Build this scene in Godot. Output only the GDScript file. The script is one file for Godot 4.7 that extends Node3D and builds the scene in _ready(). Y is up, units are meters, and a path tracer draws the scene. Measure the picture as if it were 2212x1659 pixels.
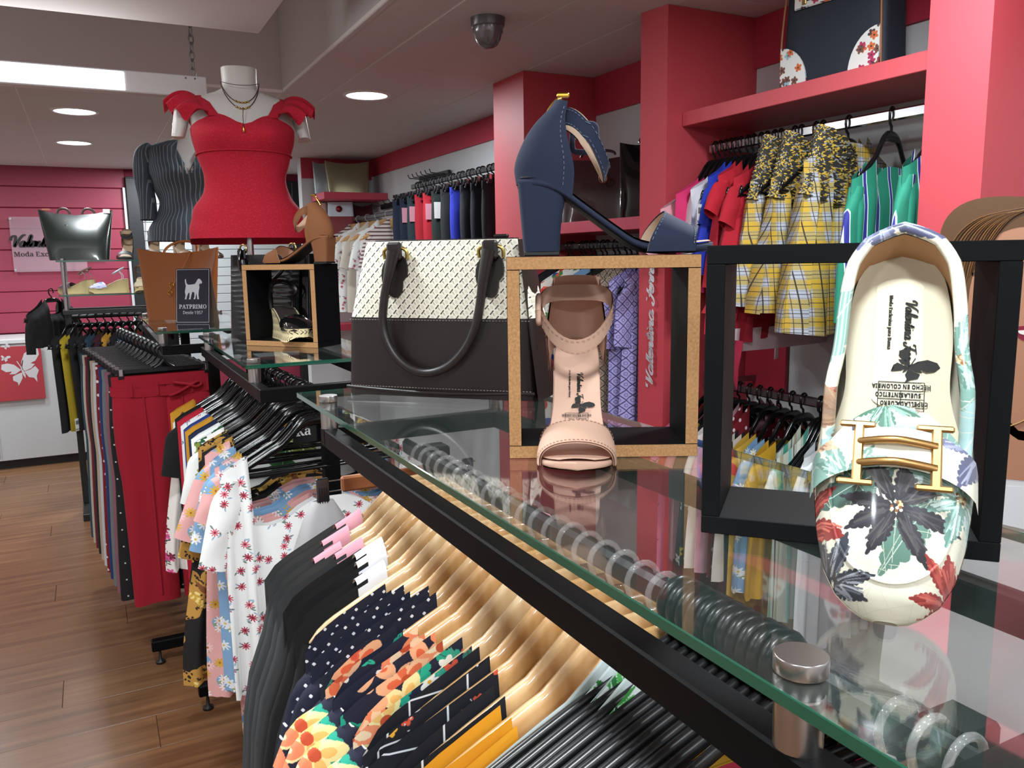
extends Node3D

# ---------- helpers: pixels of the photograph to places ----------
const F := 1750.0
const EYE := Vector3(0, 1.386, 0)
const GL := 1.161      # top of the glass shelves
const CE := 2.088      # ceiling
const WR := 1.86       # wall with the bays
const BZ := -6.9       # back wall
var CB := Basis(Vector3(0.8879, -0.0150, 0.4598), Vector3(0.0835, 0.9879, -0.1302), Vector3(-0.4524, 0.1544, 0.8784)).orthonormalized()

func ray(px: float, py: float) -> Vector3:
	return CB * Vector3((px - 1106.0) / F, -(py - 829.5) / F, -1)
func ax(px: float, py: float, x: float) -> Vector3:
	var r := ray(px, py); return EYE + r * (x / r.x)
func ay(px: float, py: float, y: float) -> Vector3:
	var r := ray(px, py); return EYE + r * ((y - EYE.y) / r.y)
func az(px: float, py: float, z: float) -> Vector3:
	var r := ray(px, py); return EYE + r * (z / r.z)

# ---------- mesh builder ----------
class MB:
	var v := PackedVector3Array()
	var t := PackedVector2Array()
	var i := PackedInt32Array()
	var last := 0
	var xf := Transform3D()
	func grid(nu: int, nv: int, f: Callable, us := 1.0, vs := 1.0, uvf = null) -> MB:
		var b := v.size()
		last = b
		for a in nv + 1:
			for c in nu + 1:
				var p: Vector3 = f.call(float(c) / nu, float(a) / nv)
				v.append(xf * p)
				t.append(uvf.call(p, float(c) / nu, float(a) / nv) if uvf else Vector2(us * c / nu, vs * a / nv))
		for a in nv:
			for c in nu:
				var k := b + a * (nu + 1) + c
				i.append_array([k, k + 1, k + nu + 2, k, k + nu + 2, k + nu + 1])
		return self
	func weld_u(nu: int, nv: int) -> void:   # marks a closed strip so that its seam is shaded smoothly
		for a in nv + 1:
			seams.append([last + a * (nu + 1), last + a * (nu + 1) + nu])
	var seams := []
	func poly(ps: Array) -> MB:   # a flat convex face
		var b := v.size()
		var n: Vector3 = (ps[1] - ps[0]).cross(ps[2] - ps[0]).normalized()
		var ux: Vector3 = Vector3.UP.cross(n) if absf(n.y) < 0.9 else Vector3.RIGHT
		ux = ux.normalized()
		var uy := n.cross(ux)
		for p in ps:
			v.append(xf * p); t.append(Vector2(p.dot(ux), -p.dot(uy)))
		for k in range(1, ps.size() - 1):
			i.append_array([b, b + k + 1, b + k])
		return self
	func box(c: Vector3, s: Vector3, bev := 0.0, bs := Basis()) -> MB:
		var h := s / 2
		if bev <= 0.0:
			for a in 3:
				for sg in [-1.0, 1.0]:
					var q := []
					var a1 := (a + 1) % 3
					var a2 := (a + 2) % 3
					for w in [[-1, -1], [1, -1], [1, 1], [-1, 1]]:
						var p := Vector3()
						p[a] = sg * h[a]; p[a1] = w[0] * h[a1]; p[a2] = w[1] * h[a2]
						q.append(c + bs * p)
					if sg < 0: q.reverse()
					poly(q)
			return self
		var at := func(sg: Vector3, a: int) -> Vector3:
			var p := Vector3(sg.x * (h.x - bev), sg.y * (h.y - bev), sg.z * (h.z - bev))
			p[a] = sg[a] * h[a]
			return c + bs * p
		for a in 3:
			var a1 := (a + 1) % 3
			var a2 := (a + 2) % 3
			for sg in [-1.0, 1.0]:
				var q := []
				for w in [[-1, -1], [1, -1], [1, 1], [-1, 1]]:
					var s3 := Vector3()
					s3[a] = sg; s3[a1] = w[0]; s3[a2] = w[1]
					q.append(at.call(s3, a))
				if sg < 0: q.reverse()
				poly(q)
				for s2 in [-1.0, 1.0]:   # the edge along a2 between faces a and a1
					var e0 := Vector3(); e0[a] = sg; e0[a1] = s2; e0[a2] = -1
					var e1 := e0; e1[a2] = 1
					var e := [at.call(e0, a), at.call(e0, a1), at.call(e1, a1), at.call(e1, a)]
					if sg * s2 < 0: e.reverse()
					poly(e)
		for m in 8:
			var s3 := Vector3(1 if m & 1 else -1, 1 if m & 2 else -1, 1 if m & 4 else -1)
			var q := [at.call(s3, 0), at.call(s3, 1), at.call(s3, 2)]
			if s3.x * s3.y * s3.z < 0: q.reverse()
			poly(q)
		return self
	func tube(ps: Array, r, n := 8, caps := true, flat := 1.0) -> MB:
		# r: a number or one per point; flat squeezes the section along its second axis
		var m := ps.size()
		var side := Vector3.ZERO
		var rings := []
		for k in m:
			var d: Vector3 = (ps[mini(k + 1, m - 1)] - ps[maxi(k - 1, 0)]).normalized()
			if side == Vector3.ZERO:
				side = (Vector3.UP if absf(d.y) < 0.9 else Vector3.RIGHT).cross(d).normalized()
			side = (side - d * side.dot(d)).normalized()
			var up := d.cross(side)
			var rr: float = r[k] if r is Array else r
			var ring := []
			for a in n + 1:
				var w := TAU * a / n
				ring.append(ps[k] + side * cos(w) * rr + up * sin(w) * rr * flat)
			rings.append(ring)
		grid(n, m - 1, func(u: float, w: float): return rings[roundi(w * (m - 1))][roundi(u * n)], 1.0, m * 0.2)
		weld_u(n, m - 1)
		if caps:
			var e0: Array = rings[0].slice(0, n); e0.reverse()
			poly(e0); poly(rings[m - 1].slice(0, n))
		return self
	func lathe(pr: Array, n := 20) -> MB:   # pr: Vector2(radius, y)
		var m := pr.size() - 1
		grid(n, m, func(u: float, w: float): var p: Vector2 = pr[roundi(w * m)]; return Vector3(cos(u * TAU) * p.x, p.y, sin(u * TAU) * p.x))
		weld_u(n, m)
		return self
	func prism(po: PackedVector2Array, z0: float, z1: float, fc := true) -> MB:
		if Geometry2D.is_polygon_clockwise(po): po.reverse()
		var tr := Geometry2D.triangulate_polygon(po)
		for z in [z0, z1]:
			var b := v.size()
			for p in po:
				v.append(xf * Vector3(p.x, p.y, z)); t.append(p)
			for k in range(0, tr.size(), 3):
				i.append_array([b + tr[k], b + tr[k + 2], b + tr[k + 1]] if z == z1 else [b + tr[k], b + tr[k + 1], b + tr[k + 2]])
			if z0 == z1: return self
		for k in po.size():
			var p := po[k]; var q := po[(k + 1) % po.size()]
			poly([Vector3(p.x, p.y, z0), Vector3(q.x, q.y, z0), Vector3(q.x, q.y, z1), Vector3(p.x, p.y, z1)])
		return self
	func mesh() -> ArrayMesh:
		var nn := PackedVector3Array(); nn.resize(v.size())
		for k in range(0, i.size(), 3):
			var a := i[k]; var b := i[k + 1]; var c := i[k + 2]
			var n := (v[c] - v[a]).cross(v[b] - v[a])
			nn[a] += n; nn[b] += n; nn[c] += n
		for s in seams:
			var n: Vector3 = nn[s[0]] + nn[s[1]]
			nn[s[0]] = n; nn[s[1]] = n
		for k in nn.size(): nn[k] = nn[k].normalized() if nn[k].length_squared() > 1e-20 else Vector3.UP
		var ar := []; ar.resize(Mesh.ARRAY_MAX)
		ar[Mesh.ARRAY_VERTEX] = v; ar[Mesh.ARRAY_NORMAL] = nn; ar[Mesh.ARRAY_TEX_UV] = t; ar[Mesh.ARRAY_INDEX] = i
		var am := ArrayMesh.new()
		am.add_surface_from_arrays(Mesh.PRIMITIVE_TRIANGLES, ar)
		return am

# ---------- naming, materials ----------
var used := {}
var kids := {}
func numbered(n: String) -> String:
	if not used.has(n):
		used[n] = 0; return n
	used[n] += 1
	return "%s_%03d" % [n, used[n]]
func tag(o: Node, label: String, cat: String, group := "") -> Node:
	o.set_meta("label", label); o.set_meta("category", cat)
	if group: o.set_meta("group", group)
	return o
func thing(n: String, label: String, cat: String, at := Vector3.ZERO, yaw := 0.0, group := "") -> Node3D:
	var o := Node3D.new(); o.name = numbered(n); add_child(o)
	o.position = at; o.rotation.y = yaw
	tag(o, label, cat, group)
	return o
func part(n: String, m, ma: Material, parent: Node = self) -> MeshInstance3D:
	var o := MeshInstance3D.new()
	if parent == self: o.name = numbered(n)
	else:
		var kk := "%d/%s" % [parent.get_instance_id(), n]
		kids[kk] = kids.get(kk, -1) + 1
		o.name = n if kids[kk] == 0 else "%s_%03d" % [n, kids[kk]]
	o.mesh = m.mesh() if m is MB else m
	o.material_override = ma
	parent.add_child(o, true)
	return o
func solo(n: String, label: String, cat: String, m, ma: Material, at := Vector3.ZERO, yaw := 0.0, group := "") -> MeshInstance3D:
	var o := part(n, m, ma); o.position = at; o.rotation.y = yaw
	tag(o, label, cat, group)
	return o
func struct(n: String, m, ma: Material) -> MeshInstance3D:
	var o := part(n, m, ma); o.set_meta("kind", "structure"); return o
func copy(o: Node3D, at: Vector3, yaw := 0.0, label := "") -> Node3D:
	var c: Node3D = o.duplicate(); c.name = numbered(String(o.name).rstrip("_0123456789")); add_child(c)
	c.position = at; c.rotation.y = yaw
	if label: c.set_meta("label", label)
	return c
var mats := {}
func mat(hex: String, rough := 0.8, metal := 0.0, coat := 0.0) -> StandardMaterial3D:
	var k := "%s/%s/%s/%s" % [hex, rough, metal, coat]
	if mats.has(k): return mats[k]
	var m := StandardMaterial3D.new()
	m.albedo_color = Color(hex); m.roughness = rough; m.metallic = metal
	if hex in ["0b0c0d", "0c0e10"]: m.metallic_specular = 0.22   # matt powder coat and paint
	if coat > 0.0:
		m.clearcoat_enabled = true; m.clearcoat = coat; m.clearcoat_roughness = 0.06
	mats[k] = m
	return m
func clear(hex: String, a: float, rough := 0.03) -> StandardMaterial3D:
	var m := StandardMaterial3D.new()
	m.transparency = BaseMaterial3D.TRANSPARENCY_ALPHA
	m.albedo_color = Color(Color(hex), a); m.roughness = rough; m.metallic_specular = 0.5
	return m
func tex(im: Image, tile: float, rough := 0.8, coat := 0.0) -> StandardMaterial3D:
	# tile: metres that one repeat of the print covers
	var m := StandardMaterial3D.new()
	m.albedo_texture = ImageTexture.create_from_image(im)
	m.uv1_scale = Vector3(1 / tile, 1 / tile * im.get_width() / im.get_height(), 1); m.roughness = rough
	if coat > 0.0:
		m.clearcoat_enabled = true; m.clearcoat = coat; m.clearcoat_roughness = 0.1
	return m
func noise_tex(c0: String, c1: String, freq: float, sz := 256, oct := 4, seed_ := 1, stretch := 1.0) -> ImageTexture:
	var fn := FastNoiseLite.new(); fn.seed = seed_; fn.frequency = freq; fn.fractal_octaves = oct
	var im := Image.create(sz, sz, false, Image.FORMAT_RGB8)
	var a := Color(c0); var b := Color(c1)
	for y in sz:
		for x in sz:
			# blended across the borders so that it repeats without a seam
			var fx := float(x) / sz; var fy := float(y) / sz
			var n := 0.0
			for q in [[0, 0], [1, 0], [0, 1], [1, 1]]:
				var w: float = (fx if q[0] else 1 - fx) * (fy if q[1] else 1 - fy)
				n += w * fn.get_noise_2d((x - q[0] * sz) * stretch, y - q[1] * sz)
			im.set_pixel(x, y, a.lerp(b, clampf(n * 1.3 + 0.5, 0, 1)))
	return ImageTexture.create_from_image(im)
func curve(ps: Array, n := 8) -> Array:   # smooth line through points
	var out := []
	for k in ps.size() - 1:
		var p0 = ps[maxi(k - 1, 0)]; var p1 = ps[k]; var p2 = ps[k + 1]; var p3 = ps[mini(k + 2, ps.size() - 1)]
		for s in n:
			out.append(p1.cubic_interpolate(p2, p0, p3, float(s) / n))
	out.append(ps[-1])
	return out
func lut(a: Array, x: float) -> float:   # pairs [x, y], smooth between
	if x <= a[0][0]: return a[0][1]
	for k in range(1, a.size()):
		if x <= a[k][0]:
			var s: float = (x - a[k - 1][0]) / (a[k][0] - a[k - 1][0])
			return cubic_interpolate(a[k - 1][1], a[k][1], a[maxi(k - 2, 0)][1], a[mini(k + 1, a.size() - 1)][1], s)
	return a[-1][1]

# ---------- painting prints ----------
func canvas(c: String, w := 256, h := 256) -> Image:
	var im := Image.create(w, h, false, Image.FORMAT_RGB8); im.fill(Color(c)); return im
func spot(im: Image, cx: float, cy: float, rx: float, ry: float, a: float, c: Color) -> void:
	var w := im.get_width(); var h := im.get_height()
	var r := ceili(maxf(rx, ry)); var ca := cos(a); var sa := sin(a)
	for y in range(floori(cy - r), ceili(cy + r) + 1):
		for x in range(floori(cx - r), ceili(cx + r) + 1):
			var dx := x - cx; var dy := y - cy
			var e := (dx * ca + dy * sa) / rx; var f := (dy * ca - dx * sa) / ry
			if e * e + f * f <= 1.0: im.set_pixel(posmod(x, w), posmod(y, h), c)
func stroke(im: Image, x0: float, y0: float, x1: float, y1: float, r: float, c: Color) -> void:
	var n := ceili(maxf(absf(x1 - x0), absf(y1 - y0)) / maxf(r * 0.7, 0.5)) + 1
	for k in n + 1:
		var s := float(k) / n
		spot(im, lerpf(x0, x1, s), lerpf(y0, y1, s), maxf(r, 0.51), maxf(r, 0.51), 0, c)
func flower(im: Image, x: float, y: float, r: float, n: int, c: Color, eye: Color, a0 := 0.0, slim := 0.5, c2 := Color(0, 0, 0, 0)) -> void:
	for k in n:
		var a := a0 + TAU * k / n
		spot(im, x + cos(a) * r * 0.55, y + sin(a) * r * 0.55, r * 0.5, r * 0.5 * slim, a, c)
		if c2.a > 0: spot(im, x + cos(a) * r * 0.38, y + sin(a) * r * 0.38, r * 0.3, r * 0.26 * slim, a, c2)
	spot(im, x, y, r * 0.2, r * 0.2, 0, eye)
func leaf(im: Image, x: float, y: float, l: float, w: float, a: float, c: Color, vein := Color(0, 0, 0, 0)) -> void:
	for k in 9:
		var s := (k + 0.5) / 9.0
		spot(im, x + cos(a) * l * (s - 0.5), y + sin(a) * l * (s - 0.5), l * 0.09, w * 0.5 * sin(s * PI) + 0.6, a, c)
	if vein.a > 0: stroke(im, x - cos(a) * l * 0.45, y - sin(a) * l * 0.45, x + cos(a) * l * 0.45, y + sin(a) * l * 0.45, 0.7, vein)
func rng(s: int) -> RandomNumberGenerator:
	var r := RandomNumberGenerator.new(); r.seed = s; return r
var PR := {}
func C8(h: String) -> Color: return Color(h)
func make_prints() -> void:
	var r := rng(5)
	# wood of the floor boards, three tones
	for k in 4:
		var m := StandardMaterial3D.new()
		var t: Array = [["876040", "6a482e"], ["815b3c", "644329"], ["8c6645", "704e33"], ["845d3e", "68462c"]][k]
		m.albedo_texture = noise_tex(t[0], t[1], 0.03, 256, 4, 10 + k, 0.12)
		m.roughness = 0.32; m.metallic_specular = 0.5; m.uv1_scale = Vector3(1.3, 3.2, 1)
		PR["floor%d" % k] = m
	# varnished beech of the hangers, three tones
	for k in 3:
		var m := StandardMaterial3D.new()
		var t: Array = [["dcb786", "cb9f6a"], ["d8ab75", "c39257"], ["e2c598", "d1a878"]][k]
		m.albedo_texture = noise_tex(t[0], t[1], 0.03, 128, 3, 30 + k, 0.15)
		m.roughness = 0.42; m.uv1_scale = Vector3(4, 9, 1)
		m.clearcoat_enabled = true; m.clearcoat = 1.0; m.clearcoat_roughness = 0.08
		PR["beech%d" % k] = m
	# MDF edge
	var md := StandardMaterial3D.new()
	md.albedo_texture = noise_tex("b58a5c", "9c7046", 0.25, 128, 4, 40)
	md.roughness = 0.85; md.uv1_scale = Vector3(8, 8, 1); PR.mdf = md
	var mw := StandardMaterial3D.new()
	mw.albedo_texture = noise_tex("bd7a4e", "a4623a", 0.05, 128, 3, 41, 0.2)
	mw.roughness = 0.5; mw.uv1_scale = Vector3(5, 5, 1); PR.redwood = mw
	# woven cream panel of the big bag
	var im := canvas("e4e0cf", 128, 128)
	for y in 8:
		for x in 8:
			var cx := x * 16 + 8.0; var cy := y * 16 + 8.0
			if (x + y) % 2 == 0:
				stroke(im, cx - 5, cy + 5, cx + 4, cy - 5, 1.7, C8("2e2824"))
				for q in [-5, -2, 1]: stroke(im, cx + 4 + q * 0.5, cy + 6 + q, cx + 9 + q * .5, cy + 9 + q, 0.6, C8("8d8474"))
			else:
				for q in 3: stroke(im, cx - 5 + q * 3, cy - 4, cx - 3 + q * 3, cy + 5, 0.5, C8("a89f8e"))
	PR.weave = tex(im, 0.068, 0.55)
	# navy with white dots
	im = canvas("141a30", 128, 128)
	for y in 4:
		for x in 4: spot(im, x * 32 + (16 if y % 2 else 4), y * 32 + 12, 4.2, 4.2, 0, C8("e8e8ee"))
	PR.dots = tex(im, 0.062)
	im = canvas("7c1022", 64, 64)
	for q in [[16, 16], [48, 48]]: spot(im, q[0], q[1], 7, 7, 0, C8("f0dfe2"))
	PR.reddots = tex(im, 0.05)
	im = canvas("101014", 64, 64)
	for q in [[16, 16], [48, 48]]: spot(im, q[0], q[1], 3, 3, 0, C8("d8d8d8"))
	PR.blackdots = tex(im, 0.06)
	# tropical print on navy
	im = canvas("171b33")
	for k in 9:
		var x := r.randf() * 256; var y := r.randf() * 256; var a := r.randf() * TAU
		leaf(im, x, y, 95, 34, a, C8(["1fa287", "3f7f6a", "26b598"][k % 3]), C8("2a5c50"))
		for q in 7: stroke(im, x, y, x + cos(a + 1.2) * 16 - cos(a) * (q - 3) * 9, y + sin(a + 1.2) * 16 - sin(a) * (q - 3) * 9, 0.6, C8("5f9c8c"))
	for k in 7:
		var x := r.randf() * 256; var y := r.randf() * 256
		flower(im, x, y, 44, 5, C8(["f0b58c", "f3e2a4", "ef8f66"][k % 3]), C8("c4502f"), r.randf() * 6, 0.62, C8(["e06a45", "f0c070", "f6d9b4"][k % 3]))
	for k in 8: flower(im, r.randf() * 256, r.randf() * 256, 15, 5, C8(["f4efe6", "d9573f"][k % 2]), C8("e8b13a"), 0, 0.7)
	PR.tropic = tex(im, 0.19)
	# navy window check with small flowers
	im = canvas("12151f")
	for k in 2:
		stroke(im, 40 + k * 128, 0, 40 + k * 128, 256, 1.7, C8("e6e8ec")); stroke(im, 0, 60 + k * 128, 256, 60 + k * 128, 1.7, C8("e6e8ec"))
	for k in 7:
		var x := r.randf() * 256; var y := r.randf() * 256
		for q in 4: flower(im, x + r.randf_range(-18, 18), y + r.randf_range(-18, 18), 9, 5, C8(["b3406b", "f0b13c", "f2e6d8", "d8553c"][q]), C8("5b1f2f"), 0, 0.8)
		for q in 12: spot(im, x + r.randf_range(-26, 26), y + r.randf_range(-26, 26), 2.2, 1, r.randf() * 3, C8("cfd4d8"))
	PR.check = tex(im, 0.19)
	# white with green palm leaves
	im = canvas("e4eeee")
	for k in 9:
		var x := r.randf() * 256; var y := r.randf() * 256; var a := r.randf() * TAU
		stroke(im, x - cos(a) * 40, y - sin(a) * 40, x + cos(a) * 40, y + sin(a) * 40, 1.4, C8("1d4a2c"))
		for q in 8:
			for sd in [-1.0, 1.0]:
				var bx := x + cos(a) * (q - 4) * 9; var by := y + sin(a) * (q - 4) * 9
				leaf(im, bx + cos(a + sd * 0.8) * 13, by + sin(a + sd * 0.8) * 13, 26, 6, a + sd * 0.8, C8(["3f9a45", "2f7a3c", "5cb45a"][(q + k) % 3]))
	PR.palm = tex(im, 0.22)
	# white with pink sprigs
	im = canvas("efe9e4")
	for k in 6:
		var x := 45.0 + (k % 2) * 128 + r.randf_range(-15, 15); var y := 40.0 + (k / 2) * 85
		stroke(im, x, y + 34, x + 6, y - 26, 0.9, C8("2c3a38"))
		for q in 9: leaf(im, x + r.randf_range(-20, 22), y + r.randf_range(-8, 34), 11, 4, r.randf() * 6, C8("35443f"))
		for q in 4: flower(im, x + r.randf_range(-18, 18), y + r.randf_range(-32, 6), 14, 5, C8(["c63f83", "d9589a", "7c2b3c", "e05a9a"][q]), C8("8e1f56"), r.randf(), 0.6)
	PR.sprig = tex(im, 0.2)
	# white with crimson daisies
	im = canvas("eff0ef")
	for k in 13:
		var x := r.randf() * 256; var y := r.randf() * 256
		for q in 4: leaf(im, x + r.randf_range(-22, 22), y + r.randf_range(-22, 22), 18, 6, r.randf() * 6, C8(["6f8479", "9db7c9"][q % 2]))
		flower(im, x, y, 17, 9, C8(["b93a50", "cf5a6c", "a82f48"][k % 3]), C8("6d1a28"), r.randf(), 0.26)
	PR.daisy = tex(im, 0.14)
	# pink, blue and yellow flowers
	im = canvas("e3a9a6")
	for k in 3: spot(im, 60 + k * 80, 40 + k * 75, 46, 30, 0.6, C8("7fa6cc"))
	for k in 16:
		var x := r.randf() * 256; var y := r.randf() * 256
		for q in 3: leaf(im, x + r.randf_range(-20, 20), y + r.randf_range(-20, 20), 18, 5, r.randf() * 6, C8("93a071"))
		flower(im, x, y, 22, 9, C8(["f4e4e4", "d9a83f", "f1eef0", "efc3c3"][k % 4]), C8(["d9a23a", "a8651f"][k % 2]), r.randf(), 0.32)
	PR.pinkflower = tex(im, 0.15)
	im = canvas("7fa6cc")
	for k in 12:
		var x := r.randf() * 256; var y := r.randf() * 256
		for q in 3: leaf(im, x + r.randf_range(-20, 20), y + r.randf_range(-20, 20), 18, 5, r.randf() * 6, C8("7f9a6a"))
		flower(im, x, y, 22, 8, C8(["f1f1f3", "dfe6ee"][k % 2]), C8("d9b64a"), r.randf(), 0.34)
	PR.blueflower = tex(im, 0.15)
	# leopard, chains and black
	im = canvas("0f0e0f")
	for k in 5:
		var x := r.randf() * 256; var y := r.randf() * 256; var a := r.randf() * 3
		for q in 14: spot(im, x + cos(a) * (q - 7) * 9, y + sin(a) * (q - 7) * 9 + sin(q * 0.8) * 9, 22, 20, a, C8("b98a3f"))
		for q in 60: spot(im, x + cos(a) * r.randf_range(-75, 75) + r.randf_range(-17, 17), y + sin(a) * r.randf_range(-75, 75) + r.randf_range(-17, 17), 3.2, 2.2, r.randf() * 3, C8("2a190c"))
	for k in 6:
		var x := r.randf() * 256; var y := r.randf() * 256; var a := r.randf() * 6
		for q in 16: spot(im, x + cos(a + q * 0.16) * 34, y + sin(a + q * 0.16) * 34, 6, 4, a + q * 0.16, C8(["c69a34", "e6cf80"][q % 2]))
		leaf(im, x, y, 44, 14, a, C8(["ece7de", "7a4a22"][k % 2]))
	PR.baroque = tex(im, 0.24)
	# monstera on white
	im = canvas("eff0ee")
	for k in 5:
		var x := 30.0 + r.randf() * 200; var y := 25.0 + k * 50; var a := r.randf() * 6
		leaf(im, x, y, 92, 66, a, C8(["23552f", "7f8a3a", "2f6a3a", "1c2a45", "a39a4a"][k]), C8("e6e8e2"))
		for q in 5: spot(im, x + cos(a + 1.4) * (14 - 28 * (q % 2)) + cos(a) * (q - 2) * 15, y + sin(a + 1.4) * (14 - 28 * (q % 2)) + sin(a) * (q - 2) * 15, 8, 3, a + 1.2, C8("eff0ee"))
	PR.monstera = tex(im, 0.26)
	# yellow tartan
	im = canvas("b9bcc4", 128, 128)
	for k in 128:
		for q in 128:
			var a := (k / 32) % 2 == 0; var b := (q / 32) % 2 == 0
			var c := C8("c9a632")
			if a and b: c = C8("a9adb9")
			elif not a and not b: c = C8("c29d33")
			elif (k + q) % 4 < 2: c = C8("8d8c86")
			if k % 32 in [15, 16] or q % 32 in [15, 16]: c = C8("2b2320")
			if k % 64 in [4, 28] or q % 64 in [4, 28]: c = C8("4a2f26")
			im.set_pixel(k, q, c)
	PR.tartan = tex(im, 0.09)
	im = canvas("2d2a24")
	for k in 260: spot(im, r.randf() * 256, r.randf() * 256, 9, 5, r.randf() * 6, C8(["b9962f", "8f918f", "2f2b25", "d0aa3c"][k % 4]))
	PR.crinkle = tex(im, 0.14)
	# jade with blue and white stripes
	im = canvas("1c7f66", 128, 32)
	im.fill_rect(Rect2i(20, 0, 3, 32), C8("e4ecec")); im.fill_rect(Rect2i(23, 0, 12, 32), C8("2a2c86")); im.fill_rect(Rect2i(35, 0, 3, 32), C8("e4ecec"))
	im.fill_rect(Rect2i(84, 0, 2, 32), C8("e4ecec")); im.fill_rect(Rect2i(86, 0, 8, 32), C8("23276f")); im.fill_rect(Rect2i(94, 0, 2, 32), C8("e4ecec"))
	PR.jade = tex(im, 0.115); PR.jade.uv1_scale = Vector3(8.7, 8.7, 1)
	im = canvas("c9cfc0", 128, 32)
	for q in [[8, 10, "7fc4bd"], [26, 3, "2a2a2c"], [40, 14, "e9ece4"], [64, 20, "56a795"], [96, 4, "4a4a4a"], [108, 10, "b3a98f"]]: im.fill_rect(Rect2i(q[0], 0, q[1], 32), C8(q[2]))
	PR.mintstripe = tex(im, 0.13); PR.mintstripe.uv1_scale = Vector3(7.7, 7.7, 1)
	# pinstripe grey, white bars, zebra, brick stripe
	for q in [["pin", "46525c", "8b959c", 16, 3, 0.016, 0], ["brownline", "d6c8c4", "5c3f42", 16, 6, 0.022, 1], ["bars", "cfc7c0", "17161a", 32, 14, 0.06, 0], ["redbar", "8f1b2c", "1a1718", 32, 12, 0.05, 0], ["rib", "1a2024", "23292d", 16, 7, 0.02, 1]]:
		im = canvas(q[1], q[3], q[3])
		im.fill_rect(Rect2i(0, 0, q[3], q[4]) if q[6] else Rect2i(0, 0, q[4], q[3]), C8(q[2]))
		PR[q[0]] = tex(im, q[5])
	# lattices
	for q in [["lilac", "a99fd8", "3b3560"], ["sand", "a3917f", "3a302b"]]:
		im = canvas(q[1], 64, 64)
		for k in 128:
			var s := k * 0.5
			spot(im, s, s, 2.2, 2.2, 0, C8(q[2])); spot(im, s, 64 - s, 2.2, 2.2, 0, C8(q[2]))
		for k in 4:
			var cx := 32.0 * (k % 2) + 0; var cy := 32.0 * (k / 2) + 0
			if (k == 1 or k == 2):
				for a in 40: spot(im, cx + cos(a * 0.157) * 9, cy + sin(a * 0.157) * 9, 1.1, 1.1, 0, C8(q[2]))
		PR[q[0]] = tex(im, 0.034)
	# red poppies and blue leaves, pink birds, black with yellow flowers, white sprays on black
	im = canvas("e9e6de")
	for k in 11:
		var x := r.randf() * 256; var y := r.randf() * 256
		spot(im, x, y, 34, 27, r.randf() * 3, C8(["c8302a", "2f4ea8", "c8302a", "4f8a4a"][k % 4])); spot(im, x, y, 14, 10, 1, C8("e2604a"))
	PR.poppy = tex(im, 0.24)
	im = canvas("cf6f8e", 128, 128)
	for k in 5:
		var x := r.randf() * 128; var y := r.randf() * 128
		stroke(im, x, y, x - 9, y - 8, 1.2, C8("3a2030")); stroke(im, x, y, x + 9, y - 8, 1.2, C8("3a2030")); spot(im, x, y, 5, 2, 0.4, C8("3a2030"))
	PR.birds = tex(im, 0.11)
	im = canvas("131316", 128, 128)
	for k in 5: flower(im, r.randf() * 128, r.randf() * 128, 14, 5, C8(["d6c53c", "cfd0cc"][k % 2]), C8("5f6a2a"), r.randf(), 0.6)
	PR.blackflower = tex(im, 0.16)
	im = canvas("0e0e10", 128, 128)
	for k in 22: leaf(im, r.randf() * 128, r.randf() * 128, 12, 3, r.randf() * 6, C8(["c9c9c9", "8d8d90", "a03038"][k % 3]))
	PR.blackspray = tex(im, 0.16)
	im = canvas("c9a13c")
	for k in 9: spot(im, r.randf() * 256, r.randf() * 256, 40, 18, r.randf() * 3, C8(["b8402c", "e0b23c", "2f6f5a", "3a3f7a"][k % 4]))
	PR.fiesta = tex(im, 0.2)
	# loafer print, bag florals, wedge florals
	im = canvas("e2e0cc", 512, 512)
	for k in 7: leaf(im, r.randf() * 512, r.randf() * 340, 170, 70, r.randf() * 6, C8(["7fa69b", "5c8072", "a4c4c4", "4a6a60"][k % 4]), C8("cfd8d0"))
	for k in 40: stroke(im, r.randf() * 512, r.randf() * 512, r.randf() * 512, r.randf() * 512 * 0 + r.randf() * 512, 0.4, C8("d3d1bf"))
	for q in [[75, 300, 105, "b0443c", "d9786a", "7c2a28"], [262, 285, 115, "33323a", "5a5654", "1f1f25"], [430, 150, 100, "7fa69b", "c4dcd6", "4f7468"], [372, 250, 90, "8fb4ac", "d2e4e0", "5f867a"], [452, 335, 80, "4a4d58", "c6cad2", "2a2c36"], [150, 425, 115, "4b4f58", "aeb2bb", "2c2f37"], [365, 432, 112, "a83f38", "de7f70", "6e2224"], [330, 40, 95, "d6b391", "8a6a56", "3c3438"], [150, 60, 90, "6b7090", "b8bed2", "3f425c"], [20, 320, 70, "8a6240", "b48a60", "5d3a22"], [235, 90, 80, "5d8a78", "b0d0c2", "38604f"]]:
		var np := 8
		for k in np:
			var a: float = q[0] * 0.37 + TAU * k / np + r.randf_range(-0.22, 0.22)
			var l: float = q[2] * r.randf_range(0.62, 1.08); var wd: float = l * r.randf_range(0.28, 0.44)
			leaf(im, q[0] + cos(a) * l * 0.52, q[1] + sin(a) * l * 0.52, l, wd, a, C8(q[3]).lerp(C8(q[5]), r.randf() * 0.7))
			for w in 7:
				var b := a + r.randf_range(-0.2, 0.2)
				stroke(im, q[0] + cos(b) * l * r.randf_range(0.1, 0.4), q[1] + sin(b) * l * r.randf_range(0.1, 0.4), q[0] + cos(b) * l * r.randf_range(0.6, 0.92), q[1] + sin(b) * l * r.randf_range(0.6, 0.92), r.randf_range(0.6, 2.4), C8(q[4]).lerp(C8(q[3]), r.randf() * 0.8))
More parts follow.
